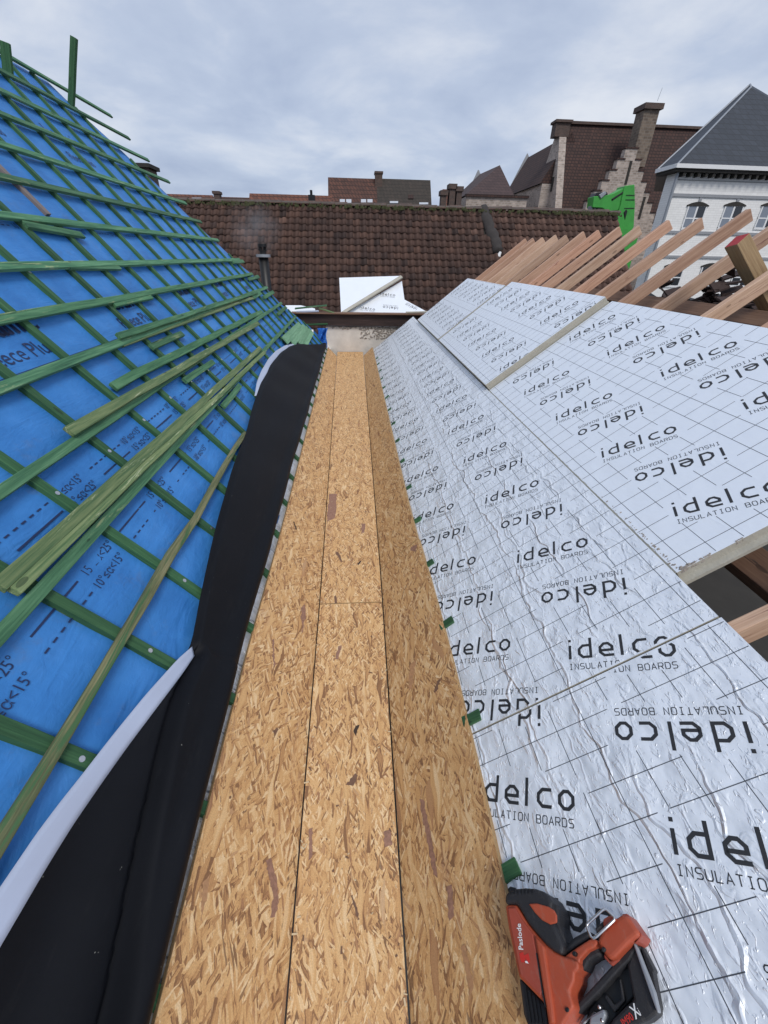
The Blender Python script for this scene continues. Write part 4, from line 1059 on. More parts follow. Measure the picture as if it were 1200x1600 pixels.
# ------------------------------------------------------------------ pantiled roof behind
tr = empty('pantiled_house', (0, 13.3, -7)); tag(tr, 'long low house with a dark mossy pantile roof across the far end of the gutter', 'house')
RZ, RY = 2.60, 13.3; TA = R_(45); XL_, XR_ = -7.0, 7.15
TW, TG = .168, .20; nc = int((XR_-XL_)/TW); nr = 23
mb = MB(); tint = []; rr = random.Random(21)
XV = 3.62                                            # the mortar rib between the two roof halves
for r in range(nr):
    for cc in range(nc):
        x0 = XL_+cc*TW+(rr.uniform(-.006, .006)); tv = min(1, max(0, rr.gauss(.42, .2))); dz = rr.uniform(-.006, .006); dr = rr.uniform(-.012, .012)
        if x0 > XV+.1: tv = min(1, tv+.16)
        if abs(x0+TW/2-(XV-.16+.22*min(1, r*TG/1.35))) < .07 and r*TG < 1.3: continue
        K = 8; vs = []
        for kk in range(2):
            for i in range(K+1):
                u = i/K
                # S profile: trough then roll
                z = .033*math.sin(u*2*math.pi-2.2)+.010*math.cos(u*2*math.pi)
                # lower lip bulges down in the trough
                lip = .062*math.sin(math.pi*u)**1.1
                if kk == 1: dist = r*TG-.02; lift = .0
                else: dist = (r+1)*TG+lip+dr; lift = .036
                X = x0+u*TW*1.02
                # along slope from the ridge downwards
                yy = RY-dist*math.cos(TA); zz = RZ-dist*math.sin(TA); hgt = z+lift+dz+ (r*0)
                vs.append((X, yy-math.sin(TA)*hgt, zz+math.cos(TA)*hgt))
        # thickness lip
        low = [vs[i] for i in range(K+1)]
        lipv = [(v[0], v[1]+math.sin(TA)*.020, v[2]-math.cos(TA)*.020) for v in low]
        base = vs+lipv; n = K+1
        fs = [(i, i+1, n+i+1, n+i) for i in range(K)]+[(2*n+i, 2*n+i+1, i+1, i) for i in range(K)]
        mb.add(base, fs); tint += [tv]*len(base)
ro = mb.build('pantile_roof', TILE, tr, smooth=True, recalc=False)
at = ro.data.attributes.new('tint', 'FLOAT', 'POINT')
for i, v in enumerate(tint): at.data[i].value = v
Dn = nr*TG
mb = MB(); yb, zb = RY-Dn*math.cos(TA), RZ-Dn*math.sin(TA)
mb.prism([(XL_, RY, RZ-.08), (XL_, yb, zb-.08), (XL_, RY+Dn*.7071, zb-.08)], [(XR_, RY, RZ-.08), (XR_, yb, zb-.08), (XR_, RY+Dn*.7071, zb-.08)])
mb.build('roof_body', DARKIN, tr)
mb = MB(); mb.box(XL_+.1, yb+.3, -7, XR_-.1, RY+Dn*.7071-.3, zb-.02); mb.build('wall', BRICK, tr)
# ridge tiles with moss
mb = MB(); x = XL_
while x < XR_:
    Ln = .33; r_ = .085+rr.uniform(-.006, .006); zz = RZ+.0+rr.uniform(-.012, .012)
    prof = [(RY+r_*math.cos(math.pi*k/8), zz+r_*.8*math.sin(math.pi*k/8)) for k in range(9)]
    mb.add([(x, p[0], p[1]) for p in prof]+[(x+Ln*.99, p[0]*1+0, p[1]+.008) for p in prof], [(i, i+1, 10+i, 9+i) for i in range(8)]+[tuple(range(9)), tuple(range(17, 8, -1))]); x += Ln
mb.build('ridge_tiles', BRICK, tr, smooth=False)
mb = MB()
for i in range(520):
    x = rr.uniform(-4.9, XR_); y_ = RY-rr.uniform(.03, .17)
    if rr.random() < .35: x = rr.choice([-4, -3.1, .6, 1.2, 5.6, 6.4, 6.9])+rr.gauss(0, .35)
    if x > XR_: continue
    d_ = RY-y_; z_ = RZ+.03-d_*.55; r_ = rr.uniform(.015, .042)
    k = 6; ring = [(x+r_*math.cos(t*1.047)*rr.uniform(.7, 1.3), y_-.01+r_*.6*math.sin(t*1.047), z_-.02) for t in range(k)]
    mb.prism(ring, [(x+(p[0]-x)*.5, y_+(p[1]-y_)*.5-.02, z_+r_*rr.uniform(.5, 1.1)) for p in ring])
mo = mb.build('ridge_moss', MOSS, tr); mo['kind'] = 'stuff'
# mortar rib between the halves
mb = MB(); K = 14
ribp = []
for k in range(K+1):
    d_ = 1.35*k/K-.08; ribp.append(Vector((XV-.16+.30*k/K+.012*math.sin(k*1.3), RY-d_*math.cos(TA)+.03, RZ-d_*math.sin(TA)-.07+.012*math.sin(k*1.7))))
mb.tube(ribp, [.17+.012*math.sin(k*2.3)+.01*math.sin(k*5.1) for k in range(K+1)], 9); mb.build('mortar_rib', plain('dark_mortar', (.042, .036, .034), .9, var=.5, scale=10, bmp=.8, bscale=30), tr, smooth=True)
mb = MB(); p = PY(778, 402, 12.3); mb.tube([p, p+Vector((.05, 0, .12))], [.06, .03], 8); mb.build('lead_flashing', WHITE, tr)

# ------------------------------------------------------------------ distant houses
def prism_roof(mb, x0, x1, yf, yb_, ym, ze, zr, th=.25, over=.3):
    """two slopes meeting in a ridge that runs along X"""
    for (ya, sgn) in ((yf-over, 1), (yb_+over, -1)):
        zz = ze-over*(zr-ze)/abs(ym-(yf if sgn > 0 else yb_))
        a = [(x0, ya, zz), (x1, ya, zz), (x1, ym, zr), (x0, ym, zr)]
        mb.prism([(p[0], p[1], p[2]-th) for p in a], a)
def house(name, x0, x1, yf, yb_, ze, zr, wallm, roofm, label, cat='house'):
    e_ = empty(name, ((x0+x1)/2, (yf+yb_)/2, -7)); tag(e_, label, cat); ym = (yf+yb_)/2
    mb = MB(); mb.prism([(x0, yf, -7), (x1, yf, -7), (x1, yb_, -7), (x0, yb_, -7)], [(x0, yf, ze), (x1, yf, ze), (x1, yb_, ze), (x0, yb_, ze)])
    for x, dx in ((x0, .2), (x1-.2, .2)): mb.prism([(x, yf, ze), (x, yb_, ze), (x, ym, zr-.25)], [(x+dx, yf, ze), (x+dx, yb_, ze), (x+dx, ym, zr-.25)])
    mb.build('wall', wallm, e_)
    mb = MB(); prism_roof(mb, x0-.1, x1+.1, yf, yb_, ym, ze, zr); ro = mb.build('roof', roofm, e_)
    return e_, ro
def chim(parent, px0, px1, pyt, Y, zbot, mat=BRICK, cap=True, dpt=.7):
    a_ = PY(px0, pyt, Y); b_ = PY(px1, pyt, Y)
    mb = MB(); mb.box(a_.x, Y-dpt/2, zbot, b_.x, Y+dpt/2, a_.z)
    if cap: mb.box(a_.x-.07, Y-dpt/2-.07, a_.z-.02, b_.x+.07, Y+dpt/2+.07, a_.z+.16)
    return mb.build('chimney', mat, parent)
# brown roofed house with rooflights
A0, A1 = PY(514, 277, 54), PY(588, 277, 54)
h1, r1 = house('tall_roofed_house', A0.x, A1.x, 49.5, 58.5, A0.z-5.5, A0.z, PLASTER, REDBRN, 'red brown roofed house in the distance with paired rooflights')
chim(h1, 586, 597, 272, 54, A0.z-2, dpt=1.2)
def rooflight(parent, px0, py0, px1, py1, yr, zr, ze, half, mat):
    n = Vector((0, -(zr-ze), half)).normalized(); p0 = Vector((0, yr, zr+.05))
    P = [hit(x, y, p0, n) for x, y in ((px0, py1), (px1, py1), (px1, py0), (px0, py0))]
    mb = MB(); mb.prism([p-n*.05 for p in P], [p+n*.06 for p in P]); return mb.build('rooflight', mat, parent)
SKYG = plain('bright_rooflight_glass', (.5, .53, .58), .15, var=.1)
for a in ((531, 312, 539, 318), (541, 312, 549, 318), (564, 312, 572, 318), (574, 312, 582, 318)): rooflight(h1, *a, 54, A0.z, A0.z-5.5, 4.5, SKYG)
B0, B1 = PY(590, 280, 54), PY(671, 281.5, 54)
h2, r2 = house('tall_roofed_house', B0.x, B1.x, 49.5, 58.5, B1.z-5.5, B1.z, BRICK, brickish('dark_mossy_tiles', (.055, .043, .035), (.04, .034, .028), (.02, .016, .014), .35, .3, .02, var=.5), 'dark grey brown roofed house in the distance, right of the small chimney')
for a in ((609, 315, 622, 318), (655, 317, 669, 320), (638, 305, 646, 311)): rooflight(h2, *a, 54, B1.z, B1.z-5.5, 4.5, SKYG if a[0] != 638 else BROOF)
# long red rows
def row(px0, px1, py, Y, lab, mat=REDROOF, dep=4.0):
    a_, b_ = PY(px0, py, Y), PY(px1, py, Y); z = (a_.z+b_.z)/2
    return house('terraced_house', a_.x, b_.x, Y-dep, Y+dep, z-dep*1.0, z, BRICK, mat, lab)
e1, _ = row(200, 330, 303, 44, 'orange red roofed terrace at the far left above the left roof edge')
e2, _ = row(331, 391, 308, 44, 'lower brown red roofed terrace with a stubby chimney', REDBRN)
chim(e2, 335, 344, 303, 43, PY(335, 320, 43).z)
rooflight(e1, 300, 310, 318, 318, 44, PY(300, 303, 44).z, PY(300, 303, 44).z-4, 4, SKYG)
e3, _ = row(392, 516, 304, 42, 'red tiled terrace left of the tall brown roofed house')
chim(e3, 482, 492, 305, 41, PY(482, 318, 41).z, BLACKM, cap=False); 
mb = MB(); a_ = PY(486, 297, 41); mb.tube([(a_.x, 41, a_.z-.8), (a_.x, 41, a_.z)], .1, 8); mb.build('vent_pipe', BLACKM, e3)
e4, _ = row(517, 722, 321, 42, 'very low brown roof line in front of the distant houses', BROOF)
e5 = empty('garden_chimney', PY(230, 263, 24)); tag(e5, 'dark chimney top peeping over the left roof edge', 'chimney')
a_ = PY(222, 264, 20); b_ = PY(236, 264, 20); mb = MB(); mb.box(a_.x, 19.7, -7, b_.x, 20.5, a_.z); mb.build('stack', BRICK, e5)
mb = MB(); mb.box(a_.x-.08, 19.6, a_.z+.003, b_.x+.1, 20.6, a_.z+.12); mb.build('cap', DARKIN, e5)
# three tall chimneys
for i, (x0, x1, yt, lab) in enumerate(((689, 697, 300, 'short dark chimney, leftmost of the three brick chimneys left of the stone building'), (702, 711, 290, 'tallest of the three brick chimneys left of the stone building'), (713, 721, 294, 'brick chimney between the tallest one and the stone building'))):
    a_, b_ = PY(x0, yt, 43), PY(x1, yt, 43); mb = MB(); mb.box(a_.x, 42.6, -7, b_.x, 43.4, a_.z); mb.box(a_.x-.1, 42.5, a_.z-.25, b_.x+.1, 43.5, a_.z+.08)
    tag(mb.build('brick_chimney', BRICK), lab, 'chimney', 'brick chimneys left of the stone building')
oh, _ = row(693, 719, 296, 52, 'sliver of an orange roofed house behind the three chimneys', REDROOF)

# ------------------------------------------------------------------ stone monastery wing with hipped roofs
mo_ = empty('stone_wing', PY(780, 330, 46)); tag(mo_, 'low stone building with pointed purple brown hipped roofs in the distance', 'building')
YM = 44
wl, wr = PY(729, 307, YM), PY(824, 309, YM); ze = (wl.z+wr.z)/2
mb = MB(); mb.box(wl.x, YM, -7, wr.x, YM+9, ze)
sl_ = PY(718, 313, YM+5)
mb.prism([(sl_.x, YM+5, -7), (wl.x-.01, YM, -7), (wl.x-.01, YM+9, -7), (sl_.x, YM+9, -7)], [(sl_.x, YM+5, ze), (wl.x-.01, YM, ze), (wl.x-.01, YM+9, ze), (sl_.x, YM+9, ze)])
mb.build('wall', STONE, mo_)
mb = MB(); mb.box(wl.x-.1, YM-.15, ze-.02, wr.x+.1, YM+.3, ze+.15); mb.build('eaves_board', BROOF, mo_)
apx = PY(781, 258, YM+3.2); eL, eM, eR = PY(728, 306, YM), PY(758, 306, YM), PY(804, 307, YM); bk = PY(750, 272, YM+7)
mb = MB(); zz = ze+.1
mb.add([(eL.x, YM, zz), (eM.x, YM, zz), apx, bk, (eR.x, YM, zz), (eR.x+.5, YM+7, zz), (eL.x, YM+8, zz)], [(0, 1, 2, 3), (1, 4, 2), (4, 5, 3, 2), (0, 3, 6), (5, 6, 3)]); mb.build('hipped_roof', BROOF2, mo_)
f1 = PY(747, 265, YM+7); f2 = PY(729, 304, YM+7); f3 = PY(752, 278, YM+7)
mb = MB(); mb.prism([f1, f2, f3], [f1+Vector((.25, .5, 0)), f2+Vector((.25, .5, 0)), f3+Vector((.25, .5, 0))]); mb.build('gable_parapet', GREYTRIM, mo_)
# second wing receding behind
YA, YB = 45.5, 56
xe = PY(847, 287, YA); xr = PY(825, 246, YB); zr2 = xr.z; ze2 = xe.z
mb = MB(); mb.box(xe.x, YA, -7, xe.x+9, YB, ze2); mb.build('wall', STONE, mo_)
mb = MB(); mb.add([(xe.x-.2, YA, ze2), (xe.x-.2, YB, ze2), (xr.x, YB, zr2), (xr.x, YA, zr2), (2*xr.x-xe.x, YB, ze2), (2*xr.x-xe.x, YA, ze2)], [(0, 1, 2, 3), (3, 2, 4, 5), (0, 3, 5), (1, 4, 2)]); mb.build('pitched_roof', BROOF, mo_)
f1 = PY(824, 239, YB+.2); f2 = PY(797, 291, YB+.2); f3 = PY(829, 252, YB+.2)
mb = MB(); mb.prism([f1, f2, f3], [f1+Vector((.3, .6, 0)), f2+Vector((.3, .6, 0)), f3+Vector((.3, .6, 0))]); mb.build('gable_parapet', GREYTRIM, mo_)

# ------------------------------------------------------------------ great brown roof with stone gable
bg_ = empty('great_roof_building', PY(960, 330, 46)); tag(bg_, 'big stone building with a tall dark brown tiled roof and end chimney', 'building')
YRG = 46.0; gx = PY(874, 198, YRG); gz = PY(960, 197, YRG).z; xend = PY(1140, 196, YRG).x
runf, runb = 3.3, 5.6; drop = 9.0
mb = MB(); x0 = gx.x
for (xa, xb) in ((x0, x0+.6),):
    mb.prism([(xa, YRG, gz+.25), (xa, YRG-runf-.1, gz-drop+.2), (xa, YRG-runf-.1, -7), (xa, YRG+runb+.1, -7), (xa, YRG+runb+.1, gz-drop+.2)], [(xb, YRG, gz+.25), (xb, YRG-runf-.1, gz-drop+.2), (xb, YRG-runf-.1, -7), (xb, YRG+runb+.1, -7), (xb, YRG+runb+.1, gz-drop+.2)])
mb.build('gable_wall', STONE, bg_)
mb = MB(); mb.box(x0+.6, YRG-runf+.3, -7, xend, YRG+runb-.3, gz-drop-.1); mb.build('wall', STONE, bg_)
mb = MB()
mb.prism([(x0+.61, YRG, gz-.3), (x0+.61, YRG-runf, gz-drop-.3), (x0+.61, YRG+runb, gz-drop-.3)], [(xend, YRG, gz-.3), (xend, YRG-runf, gz-drop-.3), (xend, YRG+runb, gz-drop-.3)])
mb.prism([(x0+.61, YRG, gz-.29), (x0+.61, YRG-runf-.2, gz-drop-.3), (x0+.61, YRG-runf-.2, gz-drop), (x0+.61, YRG, gz)], [(xend, YRG, gz-.29), (xend, YRG-runf-.2, gz-drop-.3), (xend, YRG-runf-.2, gz-drop), (xend, YRG, gz)])
mb.prism([(x0+.61, YRG+.01, gz-.29), (x0+.61, YRG+runb+.2, gz-drop-.3), (x0+.61, YRG+runb+.2, gz-drop), (x0+.61, YRG+.01, gz)], [(xend, YRG+.01, gz-.29), (xend, YRG+runb+.2, gz-drop-.3), (xend, YRG+runb+.2, gz-drop), (xend, YRG+.01, gz)])
mb.build('roof', BROOF, bg_)
mb = MB(); mb.box(x0+.6, YRG-.2, gz, xend, YRG+.2, gz+.18); mb.build('ridge_capping', BRICK, bg_)
a_, b_ = PY(866, 196, YRG), PY(888, 196, YRG); t_ = PY(870, 192, YRG)
mb = MB(); mb.box(a_.x, YRG-.45, gz-.9, b_.x, YRG+.45, t_.z-.05); mb.box(a_.x-.12, YRG-.6, t_.z-.05, b_.x+.12, YRG+.6, t_.z+.12); mb.build('end_chimney', BRICK, bg_)
# slit windows in the gable
mb = MB(); 
for px, py in ((863, 288), (853, 326), (849, 331)):
    mb = MB(); p = PX(px, py, x0-.02); mb.box(x0-.06, p.y-.15, p.z-.5, x0+.02, p.y+.15, p.z+.5); mb.build('slit_window', DARKIN, bg_)
# ------------------------------------------------------------------ stepped gable in front of it
YS = 41.6
sg = empty('stepped_gable_house', PY(985, 400, YS)); tag(sg, 'rubble stone stepped gable with a tall chimney in front of the great roof', 'building')
stepsL = [(978, 232), (968, 247), (955, 264), (943, 282), (930, 298), (918, 315), (906, 329), (895, 345)]
stepsR = [(997, 232), (1000, 247), (1006, 265), (1010, 281), (1015, 298), (1021, 314), (1025, 329), (1030, 343), (1036, 358), (1042, 372)]
cxs = [(PY(a[0], a[1], YS), PY(b_[0], b_[1], YS)) for a, b_ in zip(stepsL, stepsR)]
dzs = [p[0].z for p in cxs]; dz_ = (dzs[0]-dzs[-1])/(len(dzs)-1)
xc = (cxs[0][0].x+cxs[0][1].x)/2; w0 = (cxs[0][1].x-cxs[0][0].x)/2
xl7, xr7 = cxs[-1][0].x, cxs[-1][1].x; zt0 = dzs[0]
mb = MB(); lv = 12; mb2 = MB()
for i in range(lv):
    lx = cxs[0][0].x+(xl7-cxs[0][0].x)*i/7.0; rx = cxs[0][1].x+(xr7-cxs[0][1].x)*i/7.0; zt_ = zt0-dz_*i; zb_ = zt_-dz_
    mb.box(lx, YS, zb_ if i < lv-1 else -7, rx, YS+.55, zt_)
    mb2 = MB(); mb2.box(lx-.07, YS-.06, zt_+.003, (lx+.6 if i else rx+.07), YS+.6, zt_+.09)
    mb2.build('step_coping', BROOF, sg); mb2 = MB()
    if i: mb2.box(rx-.5, YS-.06, zt_+.003, rx+.07, YS+.6, zt_+.09); mb2.build('step_coping', BROOF, sg)
mb.build('stepped_gable_wall', STONE, sg)
lx = cxs[0][0].x+(xl7-cxs[0][0].x)*11/7.0; rx = cxs[0][1].x+(xr7-cxs[0][1].x)*11/7.0
mb = MB(); zl = zt0-dz_*11.5
mb.prism([(lx+.3, YS+.56, zl), (rx-.3, YS+.56, zl), (xc, YS+.56, zt0-.6)], [(lx+.3, YRG-2.4, zl), (rx-.3, YRG-2.4, zl), (xc, YRG-2.4, zt0-.6)]); mb.build('roof', BROOF, sg)
mb = MB(); mb.box(lx+.3, YS+.56, -7, rx-.3, YRG-2.5, zl-.02); mb.build('rear_wall', STONE, sg)
for px, py in ((982, 270), (1003, 325)):
    mb = MB(); p = PY(px, py, YS-.03); mb.box(p.x-.1, YS-.04, p.z-.75, p.x+.1, YS+.02, p.z+.75); mb.build('slit_window', DARKIN, sg)
c0, c1 = PY(996, 205, 43.0), PY(1019, 205, 43.0); ct = PY(1010, 163, 43.0).z
cpar = empty('ridge_chimney', (c0.x, 43, c0.z)); tag(cpar, 'tall square rubble chimney with a dark cap standing on the great roof', 'chimney')
mb = MB(); mb.box(c0.x, 42.7, PY(1000, 262, 43).z, c1.x, 43.9, ct-.35); mb.build('stack', brickish('mottled_chimney_stone', (.21, .16, .12), (.12, .09, .07), (.2, .17, .14), .35, .18, .02, var=.55), cpar)
mb = MB(); mb.box(c0.x-.16, 42.5, ct-.345, c1.x+.16, 44.1, ct); mb.build('cap', BRICK, cpar)
mb = MB(); a_ = PY(1027, 158, 43); b_ = PY(1035, 137, 43); mb.tube([a_, b_], .015, 5); mb.build('aerial', ZINC, cpar)

# ------------------------------------------------------------------ white house with slate hip roof
YW = 28.0
wh = empty('white_brick_house', PY(1120, 400, YW)); tag(wh, 'white painted brick house with a blue grey slate hipped roof', 'house')
k1 = PY(1059, 270, YW); xk = k1.x; zE = PY(1100, 268, YW).z
xR = xk+12
DS = .9
fp = [(xk, YW), (xR, YW), (xR, YW+9), (xk+5, YW+9), (xk, YW+DS)]
mb = MB(); mb.prism([(x, y, -7) for x, y in fp], [(x, y, zE) for x, y in fp]); mb.build('wall', WHITEB, wh)
zo = PY(1064, 256, YW-.5).z; ov = .42
ap = PY(1172, 132, YW+3.6); apk = Vector((ap.x, YW+3.6, ap.z)); apb = PY(1158, 141, YW+2.9)
ef = [(xk-ov, YW-ov), (xR+ov, YW-ov), (xR+ov, YW+9+ov), (xk+5-ov, YW+9+ov), (xk-ov, YW+DS+ov)]
mb = MB(); mb.add([(x, y, zo) for x, y in ef]+[apk, apk+Vector((1.2, 1.2, -.05)), (apk.x-.25, apk.y-.5, apk.z-.25)], [(0, 1, 6, 5, 7), (1, 2, 6), (2, 3, 6), (3, 4, 5, 6), (4, 0, 7, 5), (4, 3, 2, 1, 0)])
mb.build('hipped_slate_roof', SLATE, wh, recalc=True)
c_ = [(x, y, zo) for x, y in ef]
mb = MB(); mb.tube([c_[0], (apk.x-.25, apk.y-.5, apk.z-.23), apk], .05, 6); mb.tube([c_[4], apk], .05, 6); mb.build('hip_flashing', ZINC, wh)
mb = MB(); mb.box(xk-ov-.08, YW-ov-.10, zo-.16, xR+ov, YW-ov, zo+.02); mb.box(xk-ov-.10, YW-ov, zo-.16, xk-ov, YW+DS+ov, zo+.02); mb.build('eaves_gutter', WHITE, wh)
mb = MB(); mb.box(xk-ov, YW-ov+.003, zo-.30, xR+ov, YW-.003, zo-.165); mb.box(xk-ov, YW, zo-.30, xk-.003, YW+DS+ov, zo-.165)
for i in range(30):
    x = xk+.1+i*.42
    mb.box(x, YW-ov+.05, zo-.48, x+.12, YW-.003, zo-.303)
mb.build('eaves_soffit', DARKIN, wh)
zs = [PY(1100, 282, YW).z, PY(1100, 306, YW).z, PY(1100, 364, YW).z, PY(1100, 402, YW).z]
mb = MB()
for z, t2 in zip(zs, (.03, .14, .14, .12)): mb.box(xk-.02, YW-.06, z-t2/2, xR, YW-.002, z+t2/2)
for px in (1094, 1153): p = PY(px, 312, YW); mb.box(p.x-.08, YW-.045, PY(px, 318, YW).z, p.x+.08, YW-.003, zs[1]-.075)
mb.build('string_courses', GREYTRIM, wh)
mb = MB(); mb.tube([(xk-.06, YW-.12, zE-.1), (xk-.06, YW-.12, -7)], .08, 8); mb.build('downpipe', ZINC, wh)
def window(px, pyt, pyb, wpx, shut):
    a_, b_ = PY(px, pyt, YW), PY(px+wpx, pyt, YW); zb_ = PY(px-6, pyb, YW).z; x0, x1, zt_ = a_.x, b_.x, a_.z; xm = x0+(x1-x0)*.5
    f = MB(); t3 = .07
    f.box(x0, YW-.05, zb_, x0+t3, YW-.004, zt_); f.box(x1-t3, YW-.05, zb_, x1, YW-.004, zt_); f.box(xm-.05, YW-.052, zb_, xm+.05, YW-.004, zt_)
    f.box(x0, YW-.048, zb_-.06, x1, YW-.004, zb_+.05); f.box(x0, YW-.047, zt_-.04, x1, YW-.004, zt_)
    f.box(x0, YW-.046, zb_+(zt_-zb_)*.45-.03, x1, YW-.004, zb_+(zt_-zb_)*.45+.03)
    fo = f.build('window', WHITE, wh)
    mb = MB(); mb.box(xm, YW-.03, zb_, x1, YW-.002, zt_); 
    if not shut: mb.box(x0, YW-.03, zb_, xm, YW-.002, zt_)
    mb.build('dark_pane', GLASS, fo)
    if shut: mb = MB(); mb.box(x0+.06, YW-.036, zb_, xm, YW-.002, zt_); mb.build('grey_pane', GREYGL, fo)
    mb = MB(); K = 8; pts = [(x0-.08+(x1-x0+.16)*i/K, zt_+.02+.16*math.sin(math.pi*i/K)) for i in range(K+1)]
    mb.prism([(p[0], YW-.07, p[1]) for p in pts]+[(x1+.08, YW-.07, zt_-.03), (x0-.08, YW-.07, zt_-.03)], [(p[0], YW-.01, p[1]) for p in pts]+[(x1+.08, YW-.01, zt_-.03), (x0-.08, YW-.01, zt_-.03)]); mb.build('lintel', DARKIN, fo)
for px in (1075, 1133, 1191, 1249): window(px, 321, 357, 30, True)
for px in (1040, 1097, 1150, 1205): window(px, 416, 447, 30, False)

# ------------------------------------------------------------------ green machine
YG = 24.0
gm = empty('green_telehandler', PY(975, 400, YG)); tag(gm, 'bright green lifting machine with its jib raised in front of the stepped gable', 'machine')
def gbox(x0, y0, x1, y1, dy0, dy1, name, mat=LIMEG, bev=.03, Y=None):
    a_, b_ = PY(x0, y1, YG), PY(x1, y0, YG); mb = MB(); mb.box(a_.x, YG+dy0, a_.z, PY(x1, y1, YG).x, YG+dy1, b_.z); return mb.build(name, mat, gm, bevel=bev)
def gpoly(pts, dy0, dy1, name, mat=LIMEG, bev=.02):
    mb = MB(); P = [PY(x, y, YG) for x, y in pts]; mb.prism([(p.x, YG+dy0, p.z) for p in P], [(p.x, YG+dy1, p.z) for p in P]); return mb.build(name, mat, gm, bevel=bev)
gpoly([(970, 292), (985, 290), (986, 320), (984, 356), (973, 368), (961, 360), (956, 345), (963, 322), (968, 298)], -.35, .35, 'mast')
gpoly([(973, 292), (976, 303), (968, 316), (960, 330), (944, 331), (936, 326), (921, 325), (923, 308), (940, 307), (955, 303), (966, 297)], -.3, .3, 'jib')
gpoly([(924, 309), (928, 302), (944, 301), (946, 309)], -.28, .28, 'jib_head', BLACKM)
gpoly([(930, 306), (940, 300), (942, 304), (933, 312)], -.36, -.26, 'hydraulic_hose', ZINC)
for x in (921, 926, 932): gpoly([(x, 322), (x+2, 322), (x+2, 330), (x, 330)], -.2, .2, 'fork', GREYTRIM)
for (x0, y0, x1, y1) in ((972, 306, 985, 307), (971, 313, 985, 314), (969, 326, 984, 327)): gpoly([(x0, y0), (x1, y0), (x1, y1), (x0, y1)], -.37, .37, 'rib', BLACKM, 0)
gpoly([(968, 333), (972, 328), (974, 331), (970, 345)], -.38, -.33, 'cable', BLACKM)
gpoly([(950, 312), (972, 298), (973, 300), (951, 315)], -.34, -.28, 'ram', BLACKM)
a_ = PY(965, 360, YG); mb = MB(); mb.box(a_.x-.2, YG-.4, -7, a_.x+.9, YG+.4, a_.z+.05); mb.build('boom_base', LIMEG, gm)

# ------------------------------------------------------------------ stacks of old tiles among the felt
rr = random.Random(8)
for i, (px, py, w_, lab) in enumerate(((1040, 466, 5, 'pile of old dark tiles behind the rafters, leftmost of three'), (1122, 462, 5, 'pile of old dark tiles behind the rafters, below the white house'), (1156, 478, 4, 'pile of old dark tiles beside the thick red ended rafter'))):
    base = PY(px, py, 5.0-.4*i); mb = MB()
    for k in range(70):
        x = base.x+rr.gauss(0, .11); y = base.y+rr.gauss(0, .1); z = base.z-.22+abs(rr.gauss(0, .13)); a = rr.uniform(0, 3.1); L_ = .08
        dx, dy = math.cos(a)*L_, math.sin(a)*L_; tl = rr.uniform(-.05, .05)
        q = [(x-dx+dy*.6, y-dy-dx*.6, z+tl), (x+dx+dy*.6, y+dy-dx*.6, z), (x+dx-dy*.6, y+dy+dx*.6, z-tl), (x-dx-dy*.6, y-dy+dx*.6, z+.02)]
        mb.prism(q, [(p[0], p[1], p[2]+.018) for p in q])
    tag(mb.build('tile_pile', TILE), lab, 'tiles', 'piles of old tiles behind the rafters')

# ------------------------------------------------------------------ nail gun
ng = empty('nail_gun', RP(.12, .28, -.03)); tag(ng, 'orange and black framing nail gun lying on the foil board in the lower right corner', 'nail gun')
def zp(x, y): return 780+x*.23333, 1340+y*.23333
def npoly(name, pts, h0, h1, mat, bev=.004, parent=ng, seg=2):
    top = []; 
    for x, y in pts:
        s, yy = Rsy(*zp(x, y), h1); top.append((s, yy))
    mb = MB(); mb.prism([(s, y, h0) for s, y in top], [(s, y, h1) for s, y in top]); 
    return mb.build(name, mat, parent, MR, bevel=bev, seg=seg)
B_ = -.03
body = [(38, 318), (70, 312), (112, 312), (150, 372), (190, 440), (245, 508), (310, 580), (360, 622), (430, 660), (525, 690), (535, 742), (505, 775), (500, 830), (470, 900), (500, 1000), (470, 1050), (430, 1114), (420, 1200), (340, 1200), (312, 1010), (290, 965), (130, 800), (95, 640), (60, 470)]
npoly('motor_housing', body, B_+.004, B_+.085, ORANGE, .010, seg=4)
npoly('side_panel', [(55, 335), (105, 330), (150, 410), (225, 510), (250, 640), (290, 900), (275, 930), (140, 790), (110, 640), (78, 480)], B_+.08, B_+.0885, ORANGED, .003)
npoly('housing_rib', [(235, 520), (300, 590), (325, 760), (360, 1000), (370, 1114), (335, 1114), (300, 930), (262, 680)], B_+.08, B_+.094, ORANGE, .005)
npoly('housing_seam', [(246, 640), (252, 640), (296, 915), (312, 1000), (306, 1002), (288, 915)], B_+.084, B_+.0892, BLKP, 0)
npoly('rubber_cap', [(36, 250), (60, 225), (110, 206), (170, 200), (240, 206), (295, 226), (330, 255), (352, 300), (350, 420), (400, 520), (432, 600), (422, 655), (362, 625), (305, 578), (245, 505), (190, 438), (150, 368), (112, 308), (70, 308), (38, 314)], B_, B_+.092, BLKP, .010, seg=3)
for k in range(13):
    x = 70+k*12; npoly('cap_groove', [(x, 212-abs(k-7)*-.5), (x+5, 211), (x+7, 240), (x+2, 241)], B_+.09, B_+.0945, BLACKM, 0) if k % 2 == 0 else None
npoly('cap_inset', [(195, 308), (250, 305), (325, 326), (366, 352), (384, 385), (386, 436), (340, 447), (285, 418), (235, 366)], B_+.09, B_+.096, ORANGE, .004)
npoly('cap_side', [(350, 305), (388, 322), (398, 380), (402, 450), (440, 560), (440, 600), (405, 560), (352, 430)], B_, B_+.07, BLKP, .008)
npoly('handle_grip', [(430, 600), (500, 530), (590, 484), (625, 510), (600, 545), (500, 610), (432, 662)], B_+.01, B_+.070, BLKP, .008)
